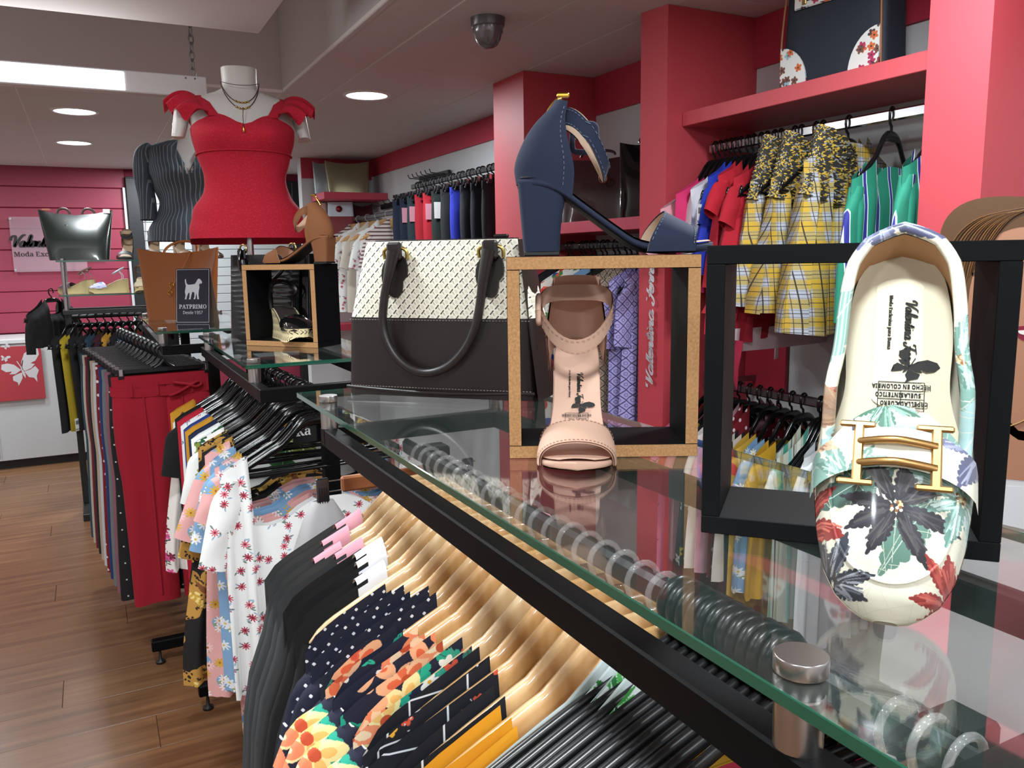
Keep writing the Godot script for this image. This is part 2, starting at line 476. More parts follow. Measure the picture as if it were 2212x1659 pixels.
		for k in 14: spot(im, q[0] + r.randf_range(-9, 9), q[1] + r.randf_range(-9, 9), 3, 3, 0, C8(["d8c090", "8a5a34", "efe6c8"][k % 3]))
	PR.loafer = tex(im, 0.17, 0.4, 0.35)
	im = canvas("d8dad6", 128, 128)
	for k in 26: flower(im, r.randf() * 128, r.randf() * 128, 10, 5, C8(["a83258", "6f4a3e", "8fb3bf", "c9683c", "4b3a3a"][k % 5]), C8("2f2a2a"), r.randf(), 0.7)
	PR.satchel = tex(im, 0.13)
	im = canvas("b8b9d8", 64, 64)
	for k in 12: spot(im, r.randf() * 64, r.randf() * 64, 9, 6, r.randf() * 3, C8(["5f6ab0", "8f97cf", "dfe2f0"][k % 3]))
	PR.wedgeblue = tex(im, 0.08)
	im = canvas("5a4a58", 64, 64)
	for k in 12: spot(im, r.randf() * 64, r.randf() * 64, 9, 6, r.randf() * 3, C8(["8f2f36", "5f6a8a", "2b2228"][k % 3]))
	PR.wedgered = tex(im, 0.08)
	# red bouclé of the top, plaited jute
	im = canvas("b3122c", 64, 64)
	for k in 90: spot(im, r.randf() * 64, r.randf() * 64, 2.5, 1.5, r.randf() * 3, C8(["a80f28", "bd1c34", "c2233c"][k % 3]))
	PR.red = tex(im, 0.05, 0.9)
	PR.red.heightmap_enabled = false
	im = canvas("d8c79c", 64, 32)
	for k in 4:
		stroke(im, k * 16 + 2, 16, k * 16 + 12, 7, 1.7, C8("1c1916")); stroke(im, k * 16 + 2, 16, k * 16 + 12, 25, 1.2, C8("1c1916"))
	PR.jute = tex(im, 0.05); PR.jute.uv1_scale = Vector3(24, 55, 1)
func lamp_disc(x: float, z: float, e: float, label: String, y := CE) -> void:
	var o := thing("ceiling_light", label, "ceiling light", Vector3(x, y, z), 0, "round recessed ceiling lights")
	part("trim_ring", MB.new().lathe([Vector2(0.088, 0.0), Vector2(0.088, -0.006), Vector2(0.1, -0.006), Vector2(0.102, 0.0)], 32), mat("dddddd", 0.5), o)
	var m := StandardMaterial3D.new()
	m.albedo_color = Color("ffffff"); m.emission_enabled = true; m.emission = Color("ffffff"); m.emission_energy_multiplier = 6.0
	if not mats.has("lamp"): mats.lamp = m
	part("lamp_diffuser", MB.new().lathe([Vector2(0.001, -0.004), Vector2(0.088, -0.003)], 32), mats.lamp, o)
	var l := AreaLight3D.new()
	l.name = "lamp_light"; l.area_size = Vector2(0.16, 0.16); l.light_energy = e; l.light_color = Color(0.95, 0.985, 1.0); l.area_range = 14.0
	l.shadow_enabled = true; o.add_child(l)
	l.rotation.x = -PI / 2; l.position.y = -0.012

func setting() -> void:
	var red := mat("c0444e", 0.55)
	var grey := mat("b9b7b8", 0.85)
	var white := mat("c6c8ca", 0.8)
	# floor
	var fl := struct("floor", MB.new().box(Vector3(-0.37, -0.036, -2.7), Vector3(4.46, 0.06, 8.6)), mat("4a2f20", 0.7))
	var pm := MB.new().box(Vector3.ZERO, Vector3(1.1985, 0.012, 0.1885), 0.0008).mesh()
	var r := rng(3)
	for row in 45:
		var off := fmod(row * 0.47, 1.2)
		for k in 5:
			var cx := -3.2 + off + k * 1.2
			var a := maxf(cx - 0.6, -2.6); var b := minf(cx + 0.6, WR)
			if b - a < 0.1: continue
			var o := part("plank", pm if b - a > 1.19 else MB.new().box(Vector3.ZERO, Vector3(b - a - 0.0015, 0.012, 0.1885), 0.0008), PR["floor%d" % r.randi_range(0, 3)], fl)
			o.position = Vector3((a + b) / 2, -0.006, 1.5 - row * 0.19)
	# walls
	struct("wall_right", MB.new().box(Vector3(WR + 0.06, CE / 2 + 0.2, -2.7), Vector3(0.12, CE + 0.44, 8.64)), white)
	struct("wall_left", MB.new().box(Vector3(-2.66, CE / 2 + 0.2, -2.7), Vector3(0.12, CE + 0.44, 8.64)), mat("cfc6c4", 0.8))
	struct("wall_front", MB.new().box(Vector3(-0.37, CE / 2 + 0.2, 1.66), Vector3(4.7, CE + 0.44, 0.12)), mat("cfc6c4", 0.8))
	var bw := struct("wall_back", MB.new().box(Vector3(-0.37, CE / 2 + 0.2, BZ - 0.08), Vector3(4.7, CE + 0.44, 0.12)), mat("943048", 0.8))
	var xe := az(272, 420, BZ).x
	var pink := mat("943048", 0.5)
	var sl := MB.new().box(Vector3.ZERO, Vector3(xe + 2.6, 0.146, 0.02), 0.004).mesh()
	for k in 9:
		var o := part("slat", sl, pink, bw)
		o.position = Vector3((xe - 2.6) / 2, 0.97 + k * 0.15, BZ - 0.01)
	# black framed white slat wall
	var fx0 := xe; var fx1 := az(640, 420, BZ).x
	for q in [[fx0 + 0.05, 0.1, 1.0, 2.0], [fx1, 0.1, 1.0, 2.0]]:
		part("frame_post", MB.new().box(Vector3(q[0], 1.0, BZ + 0.03), Vector3(q[1], 2.04, 0.07), 0.004), mat("17191c", 0.5), bw)
	part("frame_head", MB.new().box(Vector3((fx0 + fx1) / 2, 1.985, BZ + 0.028), Vector3(fx1 - fx0, 0.09, 0.066), 0.004), mat("17191c", 0.5), bw)
	part("edge_strip", MB.new().box(Vector3(fx0 - 0.012, 1.0, BZ + 0.02), Vector3(0.02, 1.9, 0.04), 0.002), mat("c9ccd0", 0.5), bw)
	var ws := MB.new().box(Vector3.ZERO, Vector3(fx1 - fx0 - 0.14, 0.066, 0.02), 0.003).mesh()
	for k in 17:
		var o := part("slat", ws, mat("c3c7c9", 0.6), bw)
		o.position = Vector3((fx0 + fx1) / 2, 0.75 + k * 0.07, BZ - 0.01)
	part("slat_backing", MB.new().box(Vector3((fx0 + fx1) / 2, 1.3, BZ - 0.018), Vector3(fx1 - fx0, 1.4, 0.01)), mat("c3c7c9", 0.6), bw)
	# bands and fins of the bay wall
	struct("trim_1", MB.new().box(Vector3(WR - 0.006, 2.03, -4.86), Vector3(0.012, 0.116, 4.0)), mat("b03046", 0.6))
	struct("trim_2", MB.new().box(Vector3(WR - 0.006, 2.015, -0.93), Vector3(0.012, 0.146, 3.8)), mat("b03046", 0.6))
	var fins := [[-3.1, -2.84, 1.53], [-2.05, -1.95, 1.52], [-1.115, -0.985, 1.51]]
	for k in 3:
		var f: Array = fins[k]
		var ch := 0.03 if k == 1 else 0.012
		var po := PackedVector2Array([Vector2(f[2] - (0.02 if k == 1 else 0.0), -f[0]), Vector2(f[2], -f[1] ), Vector2(f[2] + 0.004, -f[1] - 0.0), Vector2(WR, -f[1]), Vector2(WR, -f[0])])
		var m := MB.new(); m.xf = Transform3D(Basis(Vector3.RIGHT, Vector3(0, 0, -1), Vector3.UP), Vector3.ZERO)
		m.prism(po, 0.0, CE)
		struct("trim_%d" % (3 + k), m, red)
	# end partition in the far corner, with red band
	var pz := -5.78
	struct("wall_corner", MB.new().box(Vector3(1.61, CE / 2, pz - 0.05), Vector3(0.5, CE, 0.1)), white)
	struct("trim_6", MB.new().box(Vector3(1.61, 2.02, pz + 0.008), Vector3(0.5, 0.136, 0.014)), mat("b03046", 0.6))
	# ceiling: panels with open joints below a slab
	var ce := struct("ceiling", MB.new().box(Vector3(-0.37, CE + 0.55, -2.7), Vector3(4.7, 0.06, 8.7)), mat("cfcbcb", 0.9))
	var back := mat("f0eeec", 0.9)
	part("joint_backing", MB.new().box(Vector3(1.325, CE + 0.009, -1.0), Vector3(1.07, 0.012, 5.2)).box(Vector3(-0.37, CE + 0.009, -5.26), Vector3(4.46, 0.012, 3.28)), back, ce)
	var zs := [1.6, 0.32, -0.76, -1.84, -2.98, -3.62, -4.03, -5.1, -6.1, -6.9]
	var xs := [-2.6, -1.8, -1.0, -0.2, 0.42, 0.79, 0.98, 1.26, 1.54, 1.86]
	var pan := mat("cbc6c6", 0.9)
	for a in zs.size() - 1:
		for b in xs.size() - 1:
			if xs[b] < 0.78 and zs[a + 1] > -3.7: continue
			var o := part("panel", MB.new().box(Vector3.ZERO, Vector3(xs[b + 1] - xs[b] - 0.005, 0.02, zs[a] - zs[a + 1] - 0.005), 0.0015), pan, ce)
			o.position = Vector3((xs[b] + xs[b + 1]) / 2, CE + 0.01 + 0.0005 * ((a * 3 + b) % 3), (zs[a] + zs[a + 1]) / 2)
	# raised coffer: its sides, its tiles and the beam that crosses it
	part("coffer_side", MB.new().box(Vector3(0.8, CE + 0.2, -1.0), Vector3(0.016, 0.4, 5.24)), mat("cbc6c6", 0.9), ce)
	part("coffer_side", MB.new().box(Vector3(-0.9, CE + 0.2, -3.63), Vector3(3.4, 0.4, 0.016)), mat("cbc6c6", 0.9), ce)
	for a in 5:
		for b in 6:
			var o := part("coffer_tile", MB.new().box(Vector3.ZERO, Vector3(0.68, 0.02, 0.86), 0.006), mat("cbc6c6", 0.9), ce)
			o.position = Vector3(0.45 - a * 0.69, CE + 0.385, -3.18 + b * 0.87)
	struct("ceiling_beam", MB.new().box(Vector3(-1.03, CE + 0.15, -0.56), Vector3(3.13, 0.3, 4.33), 0.003), mat("cbc6c6", 0.9))
func _ready() -> void:
	# camera
	var cam := Camera3D.new(); cam.name = "camera"
	cam.fov = rad_to_deg(2 * atan(829.5 / F)); cam.near = 0.02; cam.far = 60
	cam.transform = Transform3D(CB, EYE); add_child(cam); cam.current = true
	# surroundings: a closed shop, lit by its lamps
	var env := Environment.new()
	env.background_mode = Environment.BG_COLOR; env.background_color = Color("08080a")
	env.tonemap_mode = Environment.TONE_MAPPER_LINEAR; env.tonemap_exposure = 1.0
	env.sdfgi_enabled = true; env.ssao_enabled = true; env.ssil_enabled = true
	var we := WorldEnvironment.new(); we.name = "surroundings"; we.environment = env; add_child(we)
	make_prints()
	var lt := "bright round recessed light "
	var le := 1.62
	lamp_disc(1.127, -3.513, le, lt + "in the ceiling beside the wall of bays")
	lamp_disc(0.005, -4.39, le, lt + "in the ceiling nearest to the hanging light box")
	lamp_disc(-0.012, -5.5, le, lt + "in the ceiling over the dark green tote")
	lamp_disc(0.458, -6.355, le, lt + "in the ceiling against the black framed slat wall")
	for q in [[1.15, -0.9], [1.15, 0.7], [-0.1, -1.5], [0.05, -0.1], [-0.1, 1.0], [-1.3, -1.5], [-1.3, 0.4], [-1.4, -4.4], [-0.95, -5.75]]:
		lamp_disc(q[0], q[1], le, lt + "in the ceiling of the aisle")
	setting()
	racks()
	light_box()
	rack_one()
	rack_two()
	rack_three()
	table_goods()
	bays()
	poster()
	back_area()
func chain(parent: Node, x: float, z: float, y0: float, y1: float, ma: Material) -> void:
	var n := roundi((y1 - y0) / 0.026)
	for k in n:
		var m := MB.new()
		var ps := []
		for a in 17: ps.append(Vector3(cos(a * TAU / 16) * 0.008, sin(a * TAU / 16) * 0.017, 0))
		m.tube(ps, 0.0022, 6, false)
		var o := part("chain_link", m, ma, parent)
		o.position = Vector3(x, y0 + (k + 0.5) * 0.026, z); o.rotation.y = PI / 2 * (k % 2) + 0.4

func light_box() -> void:
	var o := thing("hanging_light_box", "long white light box hung on chains under the raised ceiling", "light box", Vector3(0, 0, 0))
	part("housing", MB.new().box(Vector3(-0.95, 1.95, -2.93), Vector3(2.686, 0.066, 0.05), 0.003), mat("d4d6d8", 0.4), o)
	var m := StandardMaterial3D.new(); m.albedo_color = Color("ffffff"); m.emission_enabled = true; m.emission = Color("f4f7ff"); m.emission_energy_multiplier = 2.2
	part("lamp_diffuser", MB.new().box(Vector3(-1.05, 1.95, -2.904), Vector3(2.4, 0.056, 0.006), 0.002), m, o)
	for x in [0.33, 0.358]: part("screw", MB.new().box(Vector3(x, 1.974, -2.9045), Vector3(0.005, 0.005, 0.003), 0.001), mat("6a6a6a", 0.4, 0.8), o)
	chain(o, 0.357, -2.93, 1.984, CE + 0.375, mat("8f8f8f", 0.35, 0.9))
	chain(o, -1.6, -2.93, 1.984, CE + 0.375, mat("8f8f8f", 0.35, 0.9))
	var l := AreaLight3D.new(); l.name = "lamp_light"; l.area_size = Vector2(2.4, 0.05); l.light_energy = 1.0; l.shadow_enabled = true; l.area_range = 12
	o.add_child(l); l.position = Vector3(-1.05, 1.95, -2.898); l.rotation.y = PI

func rack(label: String, z0: float, z1: float, g0: float, g1: float, x0: float, x1: float, legs: Array, s0: float, s1: float) -> Node3D:
	# z0, z1: near and far end of the frame; g0, g1: of the glass; s0, s1: standoffs; glass on steel standoffs above a black frame on two legs
	var o := thing("display_rack", label, "clothes rack", Vector3((x0 + x1) / 2, 0, (z0 + z1) / 2))
	var hx := (x1 - x0) / 2; var hz := (z0 - z1) / 2
	var zc := o.position.z; var gz := (g0 - g1) / 2; var gc := (g0 + g1) / 2 - zc
	var black := mat("0b0c0d", 0.45)
	var fy := GL - 0.058
	var fi := 0.012
	var st := MB.new()
	for s in [-1, 1]:
		part("frame_bar", MB.new().box(Vector3(s * (hx - fi - 0.012), fy, 0), Vector3(0.024, 0.03, hz * 2 - 0.048), 0.002), black, o)
	var fz := hz - 0.024
	for s in [-1, 1]:
		part("frame_bar", MB.new().box(Vector3(0, fy, s * (fz + 0.012)), Vector3(hx * 2 - 2 * fi, 0.03, 0.024), 0.002), black, o)
	for lz in legs:
		part("leg", MB.new().box(Vector3(0, (fy - 0.015 + 0.075) / 2, lz - o.position.z), Vector3(0.036, fy - 0.015 - 0.075, 0.036), 0.003), black, o)
		var ft := part("foot_bar", MB.new().box(Vector3(-0.02, 0.068, lz - o.position.z), Vector3(0.5, 0.038, 0.036), 0.004), black, o)
		for s in [-0.245, 0.205]:
			var lv := part("levelling_foot", MB.new().lathe([Vector2(0.0, 0.0), Vector2(0.017, 0.0), Vector2(0.016, 0.008), Vector2(0.006, 0.014), Vector2(0.004, 0.05)], 14), mat("1b1b1c", 0.4), ft)
			lv.position = Vector3(s, 0, lz - o.position.z)
	# rail along the rack, held by droppers
	var ry := 1.076
	part("rail", MB.new().box(Vector3(0.45 - o.position.x, ry, 0), Vector3(0.014, 0.026, hz * 2 - 0.05), 0.005), mat("202124", 0.3, 0.2), o)
	# glass
	var g := part("glass_top", MB.new().box(Vector3(0, GL - 0.0005, gc), Vector3(hx * 2, 0.001, gz * 2)), clear("9fc4b8", 0.015), o)
	var ed := MB.new(); var ey := GL - 0.0046
	for s in [-1.0, 1.0]:
		ed.box(Vector3(s * (hx - 0.001), ey, gc), Vector3(0.002, 0.0088, gz * 2), 0.0009)
		ed.box(Vector3(0, ey, gc + s * (gz - 0.001)), Vector3(hx * 2, 0.0088, 0.002), 0.0009)
	part("glass_edge", ed, mat("0a4c3a", 0.12, 0.0, 1.0), g)
	var steel := mat("b9b6b4", 0.28, 1.0)
	for sx in [-1.0, 1.0]:
		for sz in [-1.0, 1.0]:
			var so := part("standoff", MB.new().lathe([Vector2(0.0135, fy + 0.015 - GL), Vector2(0.0138, -0.0125), Vector2(0.0132, -0.011)], 24), steel, o)
			so.position = Vector3(sx * (hx - 0.024), GL, (s0 if sz > 0 else s1) - zc)
			part("cap", MB.new().lathe([Vector2(0.0125, 0.0), Vector2(0.0148, 0.001), Vector2(0.0148, 0.0095), Vector2(0.0141, 0.0103)], 28), steel, so)
			var ci := PackedVector2Array()
			for q in 28: ci.append(Vector2(cos(TAU * q / 28.0), sin(TAU * q / 28.0)) * 0.0141)
			var cm := MB.new(); cm.xf = Transform3D(Basis(Vector3.RIGHT, Vector3(0, 0, -1), Vector3.UP), Vector3.ZERO)
			part("cap_top", cm.prism(ci, 0.0103, 0.0103), mat("b9b6b4", 0.4, 1.0), so)
	return o

func racks() -> void:
	rack("display rack under the big two-tone bag, hung with wooden hangers", -0.22, -1.295, -0.16, -1.402, 0.302, 0.652, [-1.2, -0.3], -0.295, -1.281)
	rack("display rack carrying the small wooden box and brown sandal", -1.745, -2.765, -1.835, -2.7, 0.288, 0.64, [-1.83, -2.545], -1.872, -2.65)
	rack("display rack carrying the tan tote, hung with trousers", -2.86, -3.98, -2.92, -3.92, 0.18, 0.53, [-2.94, -3.85], -2.96, -3.87)
const HY := [[0.0, 0.0], [0.035, -0.002], [0.06, -0.012], [0.085, -0.033], [0.11, -0.054], [0.16, -0.077], [0.22, -0.104], [0.245, -0.12], [0.27, -0.145]]
const RY := 1.076
var HM := {}
func hook(m: MB, r: float, rad: float, stem: float) -> MB:
	# a hook round a rail at the origin, its stem going down to y = -stem
	var ps := []
	for k in 12: ps.append(Vector3(cos(-0.5 + k * 0.34) * rad, sin(-0.5 + k * 0.34) * rad, 0))
	ps.append_array([Vector3(-rad * 0.7, -rad * 1.0, 0), Vector3(-0.002, -rad * 1.35, 0), Vector3(0, -stem, 0)])
	return m.tube(ps, r, 8)
func hanger_mesh(kind: String) -> Array:
	if HM.has(kind): return HM[kind]
	var out := []
	if kind == "wood":
		var b := MB.new()
		b.grid(12, 44, func(u: float, w: float):
			var x: float = (w * 2 - 1) * 0.245
			var top := lut(HY, absf(x)) - 0.03
			var h: float = 0.05 * (1 - absf(x) / 0.3) + 0.012
			var e := sqrt(maxf(0.0, 1 - pow(absf(x) / 0.2452, 12)))
			var a: float = u * TAU
			var cy := signf(sin(a)) * pow(absf(sin(a)), 0.7); var cz := signf(cos(a)) * pow(absf(cos(a)), 0.7)
			return Vector3(x, top - h / 2 + cy * h / 2 * e, cz * 0.0075 * e + 0.003 * pow(absf(x) / 0.245, 2)),
			0.06, 0.5)
		b.weld_u(12, 44)
		out = [["body", b.mesh(), PR.beech0], ["hook", hook(MB.new(), 0.003, 0.018, 0.034).mesh(), clear("ffffff", 0.12, 0.02)]]
	elif kind == "tubular":
		var b := MB.new()
		b.tube(curve([Vector3(0, -0.028, 0), Vector3(-0.03, -0.04, 0), Vector3(-0.12, -0.075, 0), Vector3(-0.215, -0.118, 0), Vector3(-0.23, -0.135, 0), Vector3(-0.2, -0.142, 0), Vector3(0, -0.142, 0), Vector3(0.2, -0.142, 0), Vector3(0.23, -0.135, 0), Vector3(0.215, -0.118, 0), Vector3(0.12, -0.075, 0), Vector3(0.03, -0.04, 0), Vector3(0, -0.028, 0)], 4), 0.0052, 8, false)
		out = [["body", b.mesh(), mat("141416", 0.3)], ["hook", hook(MB.new(), 0.0058, 0.0195, 0.034).mesh(), mat("141416", 0.3)]]
	elif kind == "plastic":
		var b := MB.new()
		b.grid(8, 36, func(u: float, w: float):
			var x: float = (w * 2 - 1) * 0.225
			var top := lut(HY, absf(x) * 1.06) * 1.05 - 0.034
			var h: float = 0.026 * (1 - absf(x) / 0.4)
			var e := sqrt(maxf(0.0, 1 - pow(absf(x) / 0.2252, 12)))
			var a: float = u * TAU
			return Vector3(x, top - h / 2 + sin(a) * h / 2 * e, cos(a) * 0.0055 * e), 0.06, 0.5)
		b.weld_u(8, 36)
		b.tube(curve([Vector3(-0.205, -0.135, 0), Vector3(-0.212, -0.15, 0), Vector3(-0.19, -0.158, 0), Vector3(0, -0.158, 0), Vector3(0.19, -0.158, 0), Vector3(0.212, -0.15, 0), Vector3(0.205, -0.135, 0)], 4), 0.004, 6)
		out = [["body", b.mesh(), mat("101012", 0.14)], ["hook", hook(MB.new(), 0.0034, 0.018, 0.036).mesh(), mat("101012", 0.14)]]
	elif kind == "clip":
		var b := MB.new().box(Vector3(0, -0.062, 0), Vector3(0.3, 0.016, 0.007), 0.002)
		b.tube([Vector3(0, -0.03, 0), Vector3(-0.012, -0.045, 0), Vector3(-0.03, -0.056, 0)], 0.005, 6)
		b.tube([Vector3(0, -0.03, 0), Vector3(0.012, -0.045, 0), Vector3(0.03, -0.056, 0)], 0.005, 6)
		out = [["bar", b.mesh(), mat("1d1e22", 0.25)], ["hook", hook(MB.new(), 0.0036, 0.018, 0.034).mesh(), mat("1d1e22", 0.25)]]
		for s in [-1, 1]:
			out.append(["clip", MB.new().box(Vector3(s * 0.135, -0.07, 0.007), Vector3(0.02, 0.032, 0.006), 0.0015).box(Vector3(s * 0.135, -0.088, 0), Vector3(0.024, 0.012, 0.012), 0.002).mesh(), mat("18181b", 0.22)])
			out.append(["clip_spring", MB.new().box(Vector3(s * 0.135, -0.064, 0.0115), Vector3(0.011, 0.022, 0.002), 0.0006).mesh(), mat("d6d8da", 0.2, 1.0)])
	HM[kind] = out
	return out
var hproto := {}
func hanger(kind: String, at: Vector3, yaw: float, label: String, group: String, tone := -1, wide := 1.0) -> Node3D:
	var o: Node3D
	if hproto.has(kind):
		o = copy(hproto[kind], at, yaw, label); o.set_meta("group", group)
	else:
		o = thing({"wood": "wooden_hanger", "tubular": "tubular_hanger", "plastic": "plastic_hanger", "clip": "clip_hanger"}[kind], label, "hanger", at, yaw, group)
		for q in hanger_mesh(kind): part(q[0], q[1], q[2], o)
		hproto[kind] = o
	o.scale.x = wide
	if tone >= 0: (o.get_child(0) as MeshInstance3D).material_override = PR["beech%d" % tone]
	return o

# a garment on its hanger: two sheets that meet at the sides, shoulders along the hanger
var GM := {}
func cloth_mesh(p: Dictionary) -> ArrayMesh:
	var k := str(p)
	if GM.has(k): return GM[k]
	var sw: float = p.get("sw", 0.258); var ne: float = p.get("neck", 0.11); var nd: float = p.get("dip", 0.1)
	var ln: float = p.get("len", 0.6); var hw: float = p.get("hem", 0.24); var th: float = p.get("th", 0.013)
	var wa: float = p.get("waist", 0.0); var am: float = p.get("amp", 0.006); var fr: float = p.get("fr", 34.0)
	var r := rng(p.get("seed", 1)); var ph := r.randf() * 6.0; var ph2 := r.randf() * 6.0
	var y0: float = p.get("y0", -0.026)
	var m := MB.new()
	var nu := 26; var nv := 16
	for sd in [1.0, -1.0]:
		m.grid(nu, nv, func(u: float, t: float):
			var s: float = u * 2 - 1
			# columns crowd at the rim of the neck
			var nf := ne / sw
			var q: float = absf(s)
			var f := (q / 0.4) * nf if q < 0.4 else (nf if q < 0.46 else nf + (q - 0.46) / 0.54 * (1 - nf))
			f *= signf(s)
			var w := lerpf(sw, hw, smoothstep(0.0, 1.0, t)) * (1.0 - wa * exp(-pow((t - 0.42) / 0.2, 2)))
			var x := f * w
			var xt := absf(f) * sw
			var top := y0 + (lut(HY, xt) + 0.004 if p.get("slope", true) else 0.0)
			if q < 0.43: top -= nd * (1 - pow(q / 0.43, 3)) * 0.3 + nd * 0.7
			var hem: float = -ln + sin(f * 5 + ph) * 0.006
			var y := lerpf(top, hem, t)
			var e := pow(maxf(0.0, 1 - pow(absf(f), 7)), 0.5)
			var tt := smoothstep(0.0, 0.22, t)
			var z: float = sd * lerpf(0.0115, th, tt) * e + tt * am * (sin(f * sw * fr * 4 + ph + t) + 0.6 * sin(f * sw * fr * 7 + ph2)) * (0.35 + t)
			return Vector3(x, y, z), 1, 1, func(pt: Vector3, _u: float, _t: float): return Vector2(pt.x + 0.3 * sd + 0.137 * p.get("seed", 1), -pt.y + 0.071 * p.get("seed", 1)))
	GM[k] = m.mesh()
	return GM[k]
func sleeve_mesh(side: float, p: Dictionary) -> ArrayMesh:
	var k := "s%s%s" % [side, p]
	if GM.has(k): return GM[k]
	var sl: float = p.sleeve; var sw: float = p.get("sw", 0.258); var w0: float = p.get("sleeve_w", 0.075); var out: float = p.get("sleeve_out", 0.35)
	var y0: float = p.get("y0", -0.026) + lut(HY, sw)
	var m := MB.new()
	m.grid(14, 10, func(u: float, t: float):
		var a: float = u * TAU
		var d := Vector2(side * out, -1).normalized()
		var c := Vector2(side * (sw - 0.028), y0 - 0.012) + d * sl * t
		var w := lerpf(w0, w0 * 0.8, t) * (0.75 + 0.25 * smoothstep(0.0, 0.3, t))
		var n := Vector2(d.y, -d.x)
		var q := c + n * cos(a) * w * 0.5 * (0.5 + 0.5 * smoothstep(0.0, 0.25, t))
		return Vector3(q.x, q.y, sin(a) * 0.016 + sin(t * 9 + a * 2) * 0.002), 1, 1, func(pt: Vector3, _u: float, _t: float): return Vector2(pt.x, -pt.y))
	m.weld_u(14, 10)
	GM[k] = m.mesh()
	return GM[k]
func garment(n: String, label: String, cat: String, p: Dictionary, ma: Material, at: Vector3, yaw := 0.0, group := "") -> Node3D:
	var o := thing(n, label, cat, at, yaw, group)
	var ps := p.duplicate()
	for q in ["collar", "sleeve_mat", "tag", "belt", "hemband"]: ps.erase(q)
	part("body", cloth_mesh(ps), ma, o)
	if p.has("sleeve"):
		for s in [-1.0, 1.0]: part("sleeve", sleeve_mesh(s, ps), p.get("sleeve_mat", ma), o)
	if p.has("collar"):
		var ne: float = p.get("neck", 0.11)
		for s in [-1.0, 1.0]:
			var c := MB.new()
			c.grid(10, 4, func(u: float, t: float):
				var x: float = ne - 0.026 + t * 0.04
				var a: float = u * PI * 1.5 - PI * 0.25
				return Vector3(s * x, lut(HY, x) + p.get("y0", -0.026) - 0.018 + sin(a) * 0.026, cos(a) * 0.0145))
			part("neck_band", c, p.collar, o)
	return o

# trousers: waistband, two legs with pressed folds
func trousers(n: String, label: String, ma: Material, at: Vector3, p := {}, yaw := 0.0, group := "") -> Node3D:
	var o := thing(n, label, "trousers", at, yaw, group)
	var hw: float = p.get("w", 0.155); var ln: float = p.get("len", 0.85); var th: float = p.get("th", 0.013); var hem: float = p.get("hem", 0.085)
	var k := "t%s" % p
	if not GM.has(k):
		for sd in [-1.0, 1.0]:
			var m := MB.new()
			m.grid(20, 18, func(u: float, t: float):
				var a: float = u * TAU
				var wv := lerpf(hw / 2, hem, smoothstep(0.1, 1.0, t)) * (1 + 0.12 * sin(PI * minf(1, t * 2.2)))
				var cx: float = sd * lerpf(hw / 2, hw / 2 + p.get("spread", -0.01), t)
				var tt := smoothstep(0, 0.15, t)
				var fold := sin(cos(a) * 5 + sd) * 0.004 * tt
				return Vector3(cx + cos(a) * wv, -0.082 - t * (ln - 0.082) + sin(a * 2 + sd) * 0.003 * t, signf(sin(a)) * pow(absf(sin(a)), 0.6) * lerpf(0.008, th, tt) + fold), 1, 1, func(pt: Vector3, _u: float, _t: float): return Vector2(pt.x, -pt.y))
			m.weld_u(20, 18)
			GM[k + str(sd)] = m.mesh()
		var wb := MB.new()
		wb.grid(24, 2, func(u: float, t: float):
			var a: float = u * TAU
			return Vector3(cos(a) * (hw + 0.004), -0.077 - t * 0.036, signf(sin(a)) * pow(absf(sin(a)), 0.5) * 0.0115), 1, 1, func(pt: Vector3, _u: float, _t: float): return Vector2(pt.x, -pt.y))
		GM[k] = wb.mesh()
	part("waistband", GM[k], ma, o)
	for sd in [-1.0, 1.0]: part("trouser_leg", GM[k + str(sd)], ma, o)
	return o
func price_tag(parent: Node, at: Vector3, yaw := 0.0, s := 1.0, plain := "") -> void:
	var t := part("price_tag", MB.new().box(Vector3(0, 0, 0), Vector3(0.03 * s, 0.052 * s, 0.0012)), mat(plain if plain else "e4e4e6", 0.6), parent)
	t.position = at; t.rotation.y = yaw
	if plain: return
	var b := MB.new(); var r := rng(9); var x := -0.011
	while x < 0.011:
		var w := r.randf_range(0.0005, 0.0016); b.box(Vector3(x * s, 0.009 * s, 0.0009), Vector3(w * s, 0.016 * s, 0.0004)); x += w + r.randf_range(0.0006, 0.0014)
	part("bar_code", b, mat("1b1b1d", 0.7), t).set_meta("kind", "stuff")
	part("lettering", words("$45.000", 0.006 * s), mat("1b1b1d", 0.7), t).position = Vector3(0, -0.02 * s, 0.0008)

